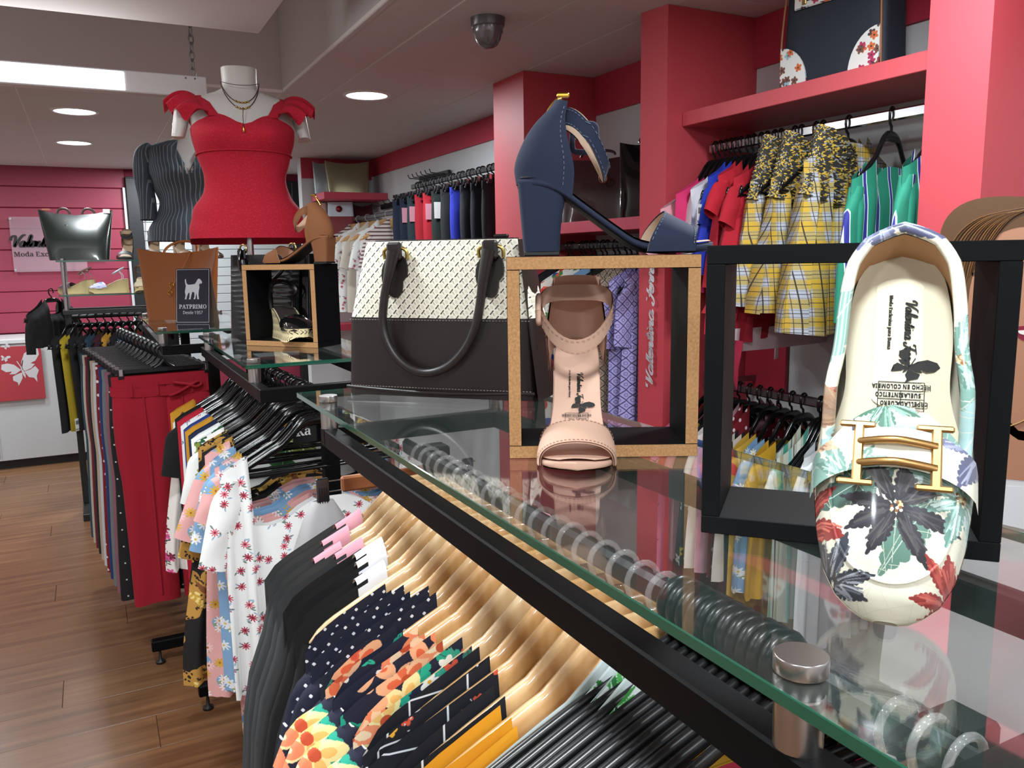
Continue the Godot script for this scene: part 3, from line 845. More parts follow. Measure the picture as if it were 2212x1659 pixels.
func short(l: String) -> String:
	return " ".join(l.split(" ").slice(0, 8))
func rack_one() -> void:
	var z := []
	for k in 20: z.append(-1.19 + k * 0.0325)
	var nk := [0.134, 0.162, 0.184, 0.16, 0.142, 0.147, 0.161, 0.2, 0.15, 0.136, 0.117, 0.17, 0.155, 0.147, 0.131, 0.126, 0.129, 0.141, 0.149, 0.15]
	var r := rng(21)
	var grey := mat("3a3c3e", 0.92); var blk := mat("131416", 0.92)
	var pinkb := mat("cf93a0", 0.9); var whiteb := mat("d9d9de", 0.8)
	var yel := mat("d99a1c", 0.9)
	var hg := "wooden hangers on the rail of the glass rack"
	for k in 20:
		var at := Vector3(0.45, RY, z[k])
		var yaw := r.randf_range(-0.03, 0.03)
		var carried: String = "charcoal top with pink neck band" if k < 4 else "black top with white neck band" if k < 7 else "notched end and no garment" if k == 7 else "polka dot blouse" if k < 11 else "tropical flower blouse" if k < 15 else "window check blouse" if k < 18 else "mustard yellow blouse"
		hanger("wood", at, yaw, ("varnished beech hanger with bare notched end beside the polka dot blouses" if k == 7 else "varnished beech hanger with a clear hook carrying a " + carried), hg, r.randi_range(0, 2))
		var p := {"len": 0.62, "hem": 0.25, "neck": nk[k], "dip": 0.12, "seed": k, "amp": 0.004, "th": 0.0125}
		if k == 7: continue
		var dz := Vector3(0, 0, 0.018 * 0)
		if k < 4:
			p.merge({"sleeve": 0.62, "sleeve_w": 0.11, "sleeve_out": 0.1, "collar": pinkb, "len": 0.95}, true)
			garment("cardigan", ["charcoal grey long-sleeved top with pink neck band, next to the white camisole", "charcoal top with pink neck band, second from the white camisole", "charcoal top with pink neck band set far out on the hanger", "charcoal top with pink neck band, next to the black tops"][k], "top", p, grey, at, yaw, "charcoal tops with pink neck bands")
		elif k < 7:
			p.merge({"sleeve": 0.6, "sleeve_w": 0.1, "sleeve_out": 0.12, "collar": whiteb, "len": 0.95}, true)
			garment("cardigan", ["black long-sleeved top with white neck band, next to the charcoal tops", "black top with white neck band between two alike", "black top with white neck band, next to the bare notched hanger"][k - 4], "top", p, blk, at, yaw, "black tops with white neck bands")
		elif k < 11:
			p.merge({"sleeve": 0.16, "sleeve_out": 0.35}, true)
			garment("blouse", ["navy polka dot blouse next to the bare notched hanger", "navy polka dot blouse between two alike", "navy polka dot blouse next to the tropical print"][k - 8], "blouse", p, PR.dots, at, yaw, "navy polka dot blouses")
		elif k < 15:
			p.merge({"sleeve": 0.17, "sleeve_out": 0.5, "sleeve_w": 0.12}, true)
			garment("blouse", ["orange and teal tropical blouse next to the polka dots", "tropical flower blouse, second from the polka dots", "tropical flower blouse, second from the window checks", "orange and teal tropical blouse next to the window checks"][k - 11], "blouse", p, PR.tropic, at, yaw, "tropical print blouses")
		elif k < 18:
			p.merge({"sleeve": 0.15, "sleeve_out": 0.5, "sleeve_w": 0.11}, true)
			garment("blouse", ["black window check blouse next to the tropical print", "black window check blouse between two alike", "black window check blouse next to the mustard yellow"][k - 15], "blouse", p, PR.check, at, yaw, "window check blouses")
		else:
			p.merge({"dip": 0.1, "sleeve": 0.14, "sleeve_out": 0.5}, true)
			garment("blouse", ["plain mustard yellow blouse next to the window check blouses", "plain mustard yellow blouse next to the tubular hangers"][k - 18], "blouse", p, yel, at, yaw, "mustard yellow blouses")
	# the near half: black tubular hangers
	var names := [["palm", "white blouse with green palm leaves on a black tubular hanger", "white palm leaf blouses"], ["blackspray", "black blouse with white sprays on a black tubular hanger", "black spray print blouses"]]
	for k in 11:
		var at := Vector3(0.45, RY, -0.549 + k * 0.0125)
		hanger("tubular", at, r.randf_range(-0.02, 0.02), "thick black tubular hanger carrying " + ["a palm leaf blouse", "a palm leaf blouse", "a palm leaf blouse", "the white spray print", "an ochre skirt", "an ochre skirt", "the crimson camisole", "a dark blouse", "a dark blouse", "a dark blouse", "a dark blouse"][k], "black tubular hangers")
		var p := {"len": 0.6, "hem": 0.24, "sw": 0.225, "neck": 0.12, "dip": 0.1, "y0": -0.04, "seed": k % 3, "th": 0.006, "amp": 0.002}
		if k in [3]:
			p.merge({"y0": -0.024, "neck": 0.1, "sw": 0.245}, true)
			garment("blouse", names[1][1], "blouse", p, PR.blackspray, at, 0, "")
		elif k in [0, 1, 2]:
			p.merge({"sleeve": 0.13, "sleeve_out": 0.6, "neck": 0.06, "dip": 0.03, "y0": -0.02, "sw": 0.245}, true)
			garment("blouse", names[0][1], "blouse", p, PR.palm, at, 0, names[0][2])
		elif k in [4, 5]:
			p.merge({"y0": -0.028, "neck": 0.13, "sw": 0.24}, true)
			garment("skirt", "ochre yellow skirt between black tubular hangers", "skirt", p, mat("b88a1e", 0.9), at, 0, "ochre skirts between tubular hangers")
		elif k == 6:
			p.merge({"y0": -0.028, "neck": 0.14, "sw": 0.24}, true)
			garment("camisole", "crimson camisole with a lime strap on a black tubular hanger", "top", p, mat("b02a44", 0.9), at)
		else:
			p.merge({"y0": -0.028, "sw": 0.245, "neck": 0.17, "dip": 0.16}, true)
			garment("blouse", "dark charcoal blouse on a black tubular hanger", "blouse", p, mat("1c1d20", 0.9), at, 0, "dark blouses on tubular hangers")
	for k in 5:
		var at := Vector3(0.45, RY, -0.325 + k * 0.024)
		var what: String = ["leaf print", "red and black barred", "black and white striped", "black and white striped", "black and white striped"][k]
		hanger("wood", at, 0.0, "pale beech hanger with a clear hook carrying a %s blouse" % what, "beech hangers beside the tubular hangers", 2)
		garment("blouse", what + " blouse beside the tubular hangers", "blouse", {"len": 0.6, "seed": k % 2, "neck": 0.07, "dip": 0.04, "y0": -0.024, "th": 0.011, "amp": 0.003}, [PR.tropic, PR.redbar, PR.bars, PR.bars, PR.bars][k], at, 0.0, "" if k < 2 else "striped blouses beside the tubular hangers")
	# clip hanger with a white camisole at the far end
	var ch := thing("skirt_hanger", "reddish wooden trouser hanger with chrome clips at the rack end", "hanger", Vector3(0.45, RY, -1.318))
	part("bar", MB.new().box(Vector3(0.0, -0.065, 0), Vector3(0.2, 0.026, 0.014), 0.003), PR.redwood, ch)
	part("hook", hook(MB.new(), 0.003, 0.018, 0.053), clear("ffffff", 0.12, 0.02), ch)
	part("wire", MB.new().tube([Vector3(-0.1, -0.057, 0), Vector3(-0.15, -0.057, 0)], 0.0012, 6).tube([Vector3(-0.1, -0.075, 0), Vector3(-0.15, -0.075, 0)], 0.0012, 6).tube([Vector3(0.1, -0.057, 0), Vector3(0.15, -0.057, 0)], 0.0012, 6), mat("c9c9c9", 0.2, 1.0), ch)
	for s in [-1, 1]:
		var cl := part("clip", MB.new().box(Vector3(s * 0.133, -0.07, 0.004), Vector3(0.021, 0.042, 0.008), 0.002), mat("55585c", 0.25, 0.9), ch)
		var g := MB.new()
		for q in 4: g.box(Vector3(s * 0.133 - 0.006 + q * 0.004, -0.078, 0.0086), Vector3(0.0014, 0.026, 0.0014))
		part("clip_rib", g, mat("1b1c1e", 0.3), cl)
	var cm := MB.new()
	for sd in [1.0, -1.0]:
		cm.grid(20, 14, func(u: float, t: float):
			var f: float = u * 2 - 1
			var w := lerpf(0.018, 0.14, pow(t, 0.75))
			return Vector3(-0.133 + f * w, -0.088 - t * 0.42, sd * 0.008 * (1 - f * f) + sin(f * 9) * 0.004 * t))
	solo("camisole", "plain white camisole gripped by a chrome clip", "top", cm, mat("dcdcde", 0.9), Vector3(0.45, RY, -1.318))

func rack_two() -> void:
	var r := rng(33)
	# near to far
	var L := [
		["daisy", "white ruffled blouse with crimson daisies on a black plastic hanger", {"len": 0.66, "neck": 0.15, "dip": 0.06, "amp": 0.01, "sleeve": 0.2, "sleeve_out": 0.3}],
		["pinkflower", "pink blouse with white and yellow flowers on a black plastic hanger", {"len": 0.78, "neck": 0.13, "dip": 0.05, "sleeve": 0.12, "sleeve_out": 0.5, "hem": 0.22}],
		["blueflower", "blue blouse with white flowers on a black plastic hanger", {"len": 0.7, "neck": 0.15, "dip": 0.05, "sleeve": 0.2, "sleeve_out": 0.3}],
		["pinkflower", "long pink flowered dress behind the crimson daisy blouse", {"len": 0.74, "neck": 0.12, "sleeve": 0.2, "sleeve_out": 0.45, "hem": 0.27}],
		["baroque", "black dress with leopard spots and gold chains", {"len": 0.72, "neck": 0.13, "dip": 0.14, "hem": 0.32, "amp": 0.012, "sleeve": 0.25, "sleeve_out": 0.3}],
		["baroque", "leopard and gold chain dress behind its twin", {"len": 0.68, "neck": 0.13, "dip": 0.14, "hem": 0.3, "amp": 0.012}],
		["monstera", "white blouse with green monstera leaves and a knot", {"len": 0.38, "neck": 0.14, "dip": 0.14, "sleeve": 0.15, "sleeve_out": 0.3}],
		["monstera", "white monstera leaf blouse behind the knotted one", {"len": 0.36, "neck": 0.14, "dip": 0.1}],
		["navy", "navy blue blouse on a black plastic hanger in the rack", {"len": 0.55, "neck": 0.14}],
		["mustard", "mustard yellow top squeezed between black hangers", {"len": 0.4, "neck": 0.11, "dip": 0.03}],
		["royal", "royal blue top squeezed between black hangers", {"len": 0.42, "neck": 0.11, "dip": 0.03}],
		["daisy", "white and grey flowered blouse squeezed between black hangers", {"len": 0.4, "neck": 0.12}],
		["scarlet", "scarlet top with wide straps on a black hanger", {"len": 0.62, "neck": 0.16, "dip": 0.1}],
		["black", "black top with black cap sleeves on a black hanger", {"len": 0.5, "neck": 0.15, "sleeve": 0.16, "sleeve_out": 0.25, "sleeve_w": 0.1}],
		["sprig", "white flared dress with pink flower sprigs", {"len": 0.62, "neck": 0.16, "hem": 0.29, "amp": 0.012, "y0": -0.05}],
		["mustard", "mustard strap top at the end of the rack", {"len": 0.3, "neck": 0.15}],
	]
	var cols := {"navy": "1a2242", "mustard": "c98f24", "royal": "263f86", "scarlet": "b0182e", "black": "111113"}
	for k in L.size():
		var z := -1.815 - k * 0.055
		var q: Array = L[k]
		var yaw := r.randf_range(-0.05, 0.12)
		var at := Vector3(0.45 - 0.002 * k, RY, z)
		hanger("plastic", at, yaw, "glossy black hanger carrying the " + short(q[1]), "glossy black hangers on the middle rack")
		if k % 2 == 0:
			var hk := hanger("plastic", at + Vector3(0, 0, -0.024), yaw + 0.03, "empty glossy black hanger behind the " + short(q[1]), "glossy black hangers on the middle rack")
			if k == 0:
				hk.set_meta("label", "glossy black hanger with white letters on its middle plate"); hk.remove_meta("group")
				part("middle_plate", MB.new().box(Vector3(0, -0.075, 0), Vector3(0.14, 0.055, 0.004), 0.0015), mat("101012", 0.2), hk)
				part("lettering", words("Ka", 0.02, true, true), mat("d9dadd", 0.6), hk).position = Vector3(-0.045, -0.075, 0.0025)
		var p: Dictionary = q[2].duplicate(); p.merge({"neck": 0.165 if k > 3 else 0.18, "dip": 0.2 if k < 6 else 0.12}, true)
		p.merge({"seed": k, "sw": 0.238, "y0": p.get("y0", -0.03), "th": 0.018}, true)
		var ma: Material = PR[q[0]] if PR.has(q[0]) else mat(cols[q[0]], 0.9)
		garment("dress" if q[1].contains("dress") else "blouse", q[1], "dress" if q[1].contains("dress") else "blouse", p, ma, at, yaw)

func rack_three() -> void:
	var rx := 0.2
	var L := [["9f1228", "", "bright red"], ["121216", "blackdots", "black with white pin dots"], ["8a5a66", "", "dusty rose"], ["6f777c", "", "stone grey"], ["27386a", "", "denim blue"], ["5c1a2c", "reddots", "maroon dotted"], ["c9cdd0", "", "pale ice blue"], ["b9a894", "", "light beige"], ["1d1e24", "", "charcoal"], ["6a1f2c", "", "burgundy"], ["c2b8a8", "", "ivory"], ["2a4a5a", "", "petrol blue"]]
	for k in L.size():
		var z := -2.955 - k * 0.08
		var q: Array = L[k]
		var ma: Material = PR[q[1]] if q[1] else mat(q[0], 0.92)
		var at := Vector3(rx - 0.009 * k, RY + 0.018, z)
		hanger("clip", at, 0.06, "black bar hanger with chrome clips carrying the %s trousers" % q[2], "clip hangers on the trouser rack")
		if k > 0:
			hanger("clip", at + Vector3(0, 0, 0.026), 0.05, "spare black clip hanger in front of the %s trousers" % q[2], "clip hangers on the trouser rack")
			hanger("clip", at + Vector3(0, 0, 0.052), 0.05, "spare black clip hanger in front of the %s trousers" % q[2], "clip hangers on the trouser rack")
		var o := trousers("trousers", q[2] + " trousers clipped by the waist on the trouser rack", ma, at, {"len": 0.87, "th": 0.02, "w": 0.16, "hem": 0.095, "spread": 0.012} if k else {"len": 0.87, "th": 0.024, "w": 0.162, "hem": 0.075, "spread": 0.0}, 0.06)
		if k == 0:
			part("belt", MB.new().grid(24, 2, func(u: float, t: float): var a: float = u * TAU; return Vector3(cos(a) * 0.172, -0.108 - t * 0.03 - 0.012 * maxf(0, sin(a)), signf(sin(a)) * pow(absf(sin(a)), 0.5) * 0.022)), ma, o)
			part("bow", MB.new().tube(curve([Vector3(0.005, -0.15, 0.03), Vector3(0.04, -0.137, 0.035), Vector3(0.075, -0.118, 0.034), Vector3(0.1, -0.108, 0.03), Vector3(0.108, -0.118, 0.03), Vector3(0.09, -0.126, 0.034), Vector3(0.06, -0.115, 0.036), Vector3(0.02, -0.107, 0.03)], 4), 0.011, 8, true, 0.45), ma, o)
			for x in [-0.11, -0.03, 0.08, 0.13]: part("belt_loop", MB.new().box(Vector3(x, -0.122, 0.026), Vector3(0.008, 0.045, 0.003), 0.001), ma, o)
			for x in [-0.075, 0.045]: part("pleat", MB.new().tube([Vector3(x, -0.14, 0.02), Vector3(x + 0.003, -0.3, 0.026), Vector3(x + 0.006, -0.84, 0.026)], [0.003, 0.006, 0.004], 6), ma, o)
const FB := [[0.0, 0.086], [0.03, 0.084], [0.05, 0.075], [0.07, 0.0605], [0.09, 0.0458], [0.11, 0.0312], [0.13, 0.018], [0.15, 0.0125], [0.18, 0.011], [0.222, 0.014]]
const FW := [[0.0, 0.016], [0.012, 0.025], [0.05, 0.028], [0.1, 0.029], [0.15, 0.038], [0.185, 0.0395], [0.205, 0.032], [0.216, 0.019], [0.2215, 0.004], [0.222, 0.0]]
# a block heeled sandal with closed heel, ankle strap and toe band; +x is the toe, y = 0 the ground
func heel_sandal(n: String, label: String, at: Vector3, yaw: float, o: Dictionary) -> Node3D:
	var t := thing(n, label, "sandal", at, yaw)
	var up: Material = o.upper; var inn: Material = o.lining; var dark: Material = o.get("sole", mat("2b2723", 0.6))
	var k: float = o.get("heel", 1.0)      # heel height
	var fy := func(x: float) -> float: return 0.0115 + (lut(FB, x) - 0.0115) * (k * 0.086 - 0.0115) / 0.0745
	var hb := MB.new()
	hb.grid(24, 6, func(u: float, w: float):
		var a: float = u * TAU
		var x0 := lerpf(0.006, 0.0, w); var x1 := lerpf(0.047, 0.055, w * w)
		var hz := lerpf(0.021, 0.025, w)
		var c := Vector2(signf(cos(a)) * pow(absf(cos(a)), 0.35), signf(sin(a)) * pow(absf(sin(a)), 0.35))
		var x := lerpf(x0, x1, c.x * 0.5 + 0.5)
		var top: float = fy.call(clampf(x, 0.0, 0.06)) - 0.006
		return Vector3(x, lerpf(0.005, top, w), c.y * hz))
	hb.weld_u(24, 6)
	part("heel", hb, o.get("heel_mat", up), t)
	part("heel_tip", MB.new().box(Vector3(0.0265, 0.0026, 0), Vector3(0.04, 0.0052, 0.041), 0.001), mat("161616", 0.5), t)
	var so := MB.new()
	so.grid(20, 26, func(u: float, w: float):
		var a: float = u * TAU; var x: float = w * 0.222
		var c := Vector2(signf(cos(a)) * pow(absf(cos(a)), 0.5), signf(sin(a)) * pow(absf(sin(a)), 0.5))
		return Vector3(x, fy.call(x) - 0.0055 + c.y * 0.0045, c.x * lut(FW, x)))
	so.weld_u(20, 26)
	part("sole", so, o.get("rim", up), t)
	var sb := MB.new()
	sb.grid(10, 20, func(u: float, w: float): var x: float = 0.05 + w * 0.168; return Vector3(x, fy.call(x) - 0.0106 - 0.0006 * (1 - absf(u * 2 - 1)), (u * 2 - 1) * (lut(FW, x) - 0.003)))
	part("outsole", sb, dark, t)
	var ins := MB.new()
	ins.grid(10, 24, func(u: float, w: float): var x: float = 0.003 + w * 0.212; return Vector3(x, fy.call(x) + 0.0004 + 0.0016 * (1 - pow(u * 2 - 1, 2)), (u * 2 - 1) * (lut(FW, x) - 0.002)))
	part("insole", ins, inn, t)
	# closed heel
	var cf := func(off: float) -> Callable:
		return func(u: float, w: float):
			var y: float = w
			var bx := lut([[0.0, 0.0], [0.2, -0.002], [0.45, 0.006], [0.7, 0.02], [1.0, 0.044]], y) - off
			var fx := lut([[0.0, 0.06], [0.3, 0.062], [0.6, 0.055], [0.82, 0.053], [1.0, 0.056]], y)
			var a: float = (u - 0.5) * PI
			var hz := lut([[0.0, 0.0265], [0.4, 0.029], [1.0, 0.021]], y) + off + float(o.get("cup", 0.0))
			var x := fx - (fx - bx) * pow(maxf(0.0, cos(a)), 0.75)
			var b: float = fy.call(clampf(x, 0.0, 0.06)) - 0.007 * (1 - y)
			return Vector3(x, lerpf(b, 0.166 * (0.5 + 0.5 * k) + 0.004 * cos(a), y), sin(a) * hz)
	part("heel_counter", MB.new().grid(20, 12, cf.call(0.0015)), up, t)
	part("counter_lining", MB.new().grid(20, 12, cf.call(-0.0005)), inn, t)
	# toe band
	var tf := func(off: float) -> Callable:
		return func(u: float, w: float):
			var a: float = u * PI
			var x := lerpf(0.141 + 0.024 * sin(a), 0.194 + 0.004 * sin(a), w)
			var h := lerpf(0.044, 0.027, w) + off
			return Vector3(x, 0.003 + h * pow(sin(a), 0.62), cos(a) * (lut(FW, x) + 0.0025 + off))
	part("toe_band", MB.new().grid(24, 8, tf.call(0.0012)), up, t)
	part("band_lining", MB.new().grid(24, 8, tf.call(-0.0008)), inn, t)
	# ankle strap
	var dr: float = o.get("droop", 0.06); var ap: float = o.get("loop", 0.05)
	var lf := func(off: float) -> Callable:
		return func(u: float, w: float):
			var a: float = u * TAU
			var s := 0.5 - 0.5 * cos(a)
			var c := Vector3(0.05 + ap * s, 0.152 * (0.5 + 0.5 * k) - dr * s * s, sin(a) * (0.024 + off + o.get("wide", 0.0)))
			var tilt := Vector3(0.35 * s, 1, 0).normalized()
			return c + tilt * (w - 0.5) * 0.019 + Vector3(-off if s < 0.5 else off, 0, 0)
	part("ankle_strap", MB.new().grid(36, 2, lf.call(0.001)), up, t)
	part("strap_lining", MB.new().grid(36, 2, lf.call(-0.0006)), inn, t)
	if o.get("buckle", true):
		var sz: float = o.get("buckle_side", 1.0)
		var bk := MB.new()
		var bx := Vector3(0.05 + ap * 0.55, 0.152 * (0.5 + 0.5 * k) - dr * 0.3, sz * (0.026 + o.get("wide", 0.0)))
		var pp := []
		for q in 17:
			var a := TAU * q / 16.0
			pp.append(bx + Vector3(signf(cos(a)) * pow(absf(cos(a)), 0.4) * 0.014, signf(sin(a)) * pow(absf(sin(a)), 0.4) * 0.016, 0))
		bk.tube(pp, 0.0034, 8, false)
		part("buckle", bk, o.get("buckle_mat", up), t)
		part("buckle_pin", MB.new().tube([bx + Vector3(-0.012, 0, sz * 0.003), bx + Vector3(0.012, -0.002, sz * 0.003)], 0.001, 6), mat("d9b24a", 0.2, 1.0), t)
	if o.get("zip", false):
		var z := MB.new()
		z.tube(curve([Vector3(0.03, 0.15, 0), Vector3(0.042, 0.168, 0.0), Vector3(0.05, 0.173, 0.0)], 4), 0.0024, 6)
		part("zip", z, mat("d9b24a", 0.2, 1.0), t)
		part("zip_pull", MB.new().box(Vector3(0.052, 0.176, 0.0), Vector3(0.014, 0.005, 0.008), 0.0015), mat("d9b24a", 0.2, 1.0), t)
	# stitches along the rims
	var stc := MB.new()
	var f1: Callable = cf.call(0.0024)
	for q in 16:
		for u in [0.03, 0.97]:
			var p0: Vector3 = f1.call(u, 0.08 + q * 0.055); var p1: Vector3 = f1.call(u, 0.08 + q * 0.055 + 0.03)
			stc.tube([p0, p1], 0.00032, 4, false)
	var f2: Callable = lf.call(0.002)
	for q in 44:
		for w in [0.12, 0.88]:
			stc.tube([f2.call(q / 44.0, w), f2.call((q + 0.55) / 44.0, w)], 0.0003, 4, false)
	var f3: Callable = tf.call(0.0022)
	for q in 26:
		for w in [0.05, 0.95]:
			stc.tube([f3.call(0.04 + q * 0.0355, w), f3.call(0.04 + q * 0.0355 + 0.02, w)], 0.0004, 4, false)
	part("stitching", stc, o.get("thread", mat("6f8296", 0.8)), t).set_meta("kind", "stuff")
	return t

# script lettering from pen strokes
const GLY := {
	"V": [0.95, [[-0.25, 0.85], [-0.3, 1.2], [-0.05, 1.5], [0.22, 1.4], [0.3, 0.8], [0.34, 0.02], [0.5, 0.3], [0.85, 1.2], [1.15, 1.6], [1.45, 1.62]]],
	"F": [0.95, [[0.15, 1.15], [0.2, 1.45], [0.6, 1.5], [1.5, 1.62]], [[0.95, 1.5], [0.8, 0.8], [0.55, 0.05], [0.25, -0.12], [0.05, 0.1], [0.2, 0.3]], [[0.45, 0.75], [1.05, 0.85]]],
	"a": [0.82, [[0.6, 0.6], [0.38, 0.74], [0.08, 0.45], [0.1, 0.1], [0.34, 0.0], [0.56, 0.28], [0.66, 0.7], [0.58, 0.15], [0.72, 0.0], [0.92, 0.22]]],
	"l": [0.48, [[0.0, 0.18], [0.3, 0.65], [0.46, 1.35], [0.34, 1.6], [0.22, 1.2], [0.2, 0.3], [0.34, 0.0], [0.56, 0.18]]],
	"e": [0.58, [[0.0, 0.2], [0.34, 0.4], [0.44, 0.62], [0.28, 0.75], [0.1, 0.5], [0.13, 0.12], [0.36, 0.0], [0.66, 0.2]]],
	"n": [0.8, [[0.0, 0.55], [0.13, 0.72], [0.14, 0.0], [0.2, 0.42], [0.44, 0.72], [0.56, 0.6], [0.53, 0.15], [0.66, 0.0], [0.88, 0.2]]],
	"t": [0.5, [[0.0, 0.2], [0.24, 0.7], [0.32, 1.25], [0.2, 0.25], [0.34, 0.0], [0.56, 0.2]], [[0.02, 0.86], [0.56, 0.92]]],
	"i": [0.44, [[0.0, 0.2], [0.2, 0.7], [0.16, 0.15], [0.3, 0.0], [0.5, 0.2]], [[0.3, 1.02], [0.34, 1.1]]],
	"r": [0.66, [[0.0, 0.2], [0.16, 0.82], [0.24, 0.66], [0.5, 0.68], [0.42, 0.2], [0.56, 0.0], [0.78, 0.2]]],
	" ": [0.5],
}
func script(text: String, h: float, w: float) -> MB:
	# flat pen strokes in the xy plane, x height h, from the origin to the right
	var m := MB.new(); var x := 0.0
	for c in text:
		var g: Array = GLY[c]
		for s in g.slice(1):
			var ps := []
			for q in s: ps.append(Vector2(x + q[0] + q[1] * 0.28, q[1]) * h)
			var cv := curve(ps, 5)
			var ed := []
			for k in cv.size():
				var d: Vector2 = (cv[mini(k + 1, cv.size() - 1)] - cv[maxi(k - 1, 0)]).normalized()
				var nn := Vector2(-d.y, d.x) * w * (0.32 + 0.3 * absf(d.y)) 
				ed.append([cv[k] + nn, cv[k] - nn])
			m.grid(1, cv.size() - 1, func(u: float, t: float): var e: Array = ed[roundi(t * (ed.size() - 1))]; var p: Vector2 = e[roundi(u)]; return Vector3(p.x, p.y, 0))
		x += g[0]
	m.xf = Transform3D()
	return m
const BUT := [
	[[0.0, 0.1], [0.1, 0.5], [0.35, 0.85], [0.75, 1.0], [1.0, 0.9], [0.95, 0.6], [0.7, 0.35], [0.45, 0.3], [0.62, 0.2], [0.4, 0.05], [0.1, 0.0]],
	[[0.05, -0.02], [0.35, 0.0], [0.6, 0.1], [0.68, -0.15], [0.5, -0.4], [0.42, -0.7], [0.35, -0.45], [0.15, -0.35]],
	[[-0.05, 0.1], [-0.25, 0.45], [-0.5, 0.6], [-0.75, 0.62], [-0.85, 0.4], [-0.7, 0.2], [-0.45, 0.15], [-0.6, 0.05], [-0.35, -0.02]],
	[[-0.05, -0.03], [-0.3, -0.05], [-0.5, -0.1], [-0.55, -0.3], [-0.4, -0.45], [-0.42, -0.62], [-0.25, -0.45], [-0.12, -0.3]],
	[[-0.04, 0.2], [0.04, 0.2], [0.05, -0.2], [0.0, -0.36], [-0.05, -0.2]],
	[[0.0, 0.2], [0.16, 0.55], [0.2, 0.54], [0.03, 0.18]], [[-0.02, 0.2], [-0.1, 0.58], [-0.06, 0.58], [0.02, 0.2]],
]
func butterfly(s: float) -> MB:
	var m := MB.new()
	for q in BUT:
		var po := PackedVector2Array()
		for p in q: po.append(Vector2(p[0], p[1]) * s)
		m.prism(po, 0, 0)
	return m
func words(text: String, h: float, bold := true, serif := false, depth := 0.0004) -> TextMesh:
	var f := SystemFont.new(); f.font_names = PackedStringArray(["Droid Serif" if serif else "Droid Sans"]); f.font_weight = 700 if bold else 400
	var t := TextMesh.new(); t.text = text; t.font = f; t.font_size = 32; t.pixel_size = h / 23.0; t.depth = depth
	return t
# the maker's stamp on an insole: name, butterfly, and the table of materials; read from the heel, local xy plane, +y towards the toe
func insole_stamp(parent: Node, xf: Transform3D, s: float, rows: Array) -> void:
	var ink := mat("1c1a1a", 0.8)
	var g := Node3D.new(); g.name = "insole_stamp"; parent.add_child(g); g.transform = xf
	var a := part("script_lettering", script("Valentina Ferrer", 0.0052 * s, 0.0012 * s), ink, g); a.rotation.z = PI / 2 + PI; a.position = Vector3(0.001 * s, 0.03 * s, 0.0002)
	var b := part("lettering", words("Moda Exclusiva para Dama", 0.0026 * s), ink, g); b.rotation.z = -PI / 2; b.position = Vector3(-0.0095 * s, 0.012 * s, 0)
	var c := part("butterfly", butterfly(0.016 * s), ink, g); c.position = Vector3(0.004 * s, -0.026 * s, 0.0001); c.rotation.z = -0.7
	var fr := MB.new(); var w := 0.031 * s; var rh := 0.0068 * s; var y0 := -0.038 * s
	for k in rows.size() + 1: fr.box(Vector3(0, y0 - k * rh, 0), Vector3(w, 0.0005 * s, 0.0002))
	for x in [-0.5, 0.5]: fr.box(Vector3(x * w, y0 - rows.size() * rh / 2, 0), Vector3(0.0005 * s, rows.size() * rh, 0.0002))
	fr.box(Vector3(0, y0 - rh - (rows.size() - 1) * rh / 2, 0), Vector3(0.0005 * s, (rows.size() - 1) * rh, 0.0002))
	part("table_lines", fr, ink, g)
	for k in rows.size():
		var r: Array = rows[k]
		for q in r.size():
			var l := part("lettering", words(r[q], 0.0034 * s), ink, g)
			l.rotation.z = PI; l.scale.x = 0.8
			l.position = Vector3(0 if r.size() == 1 else (0.25 - 0.5 * q) * w, y0 - (k + 0.5) * rh, 0)

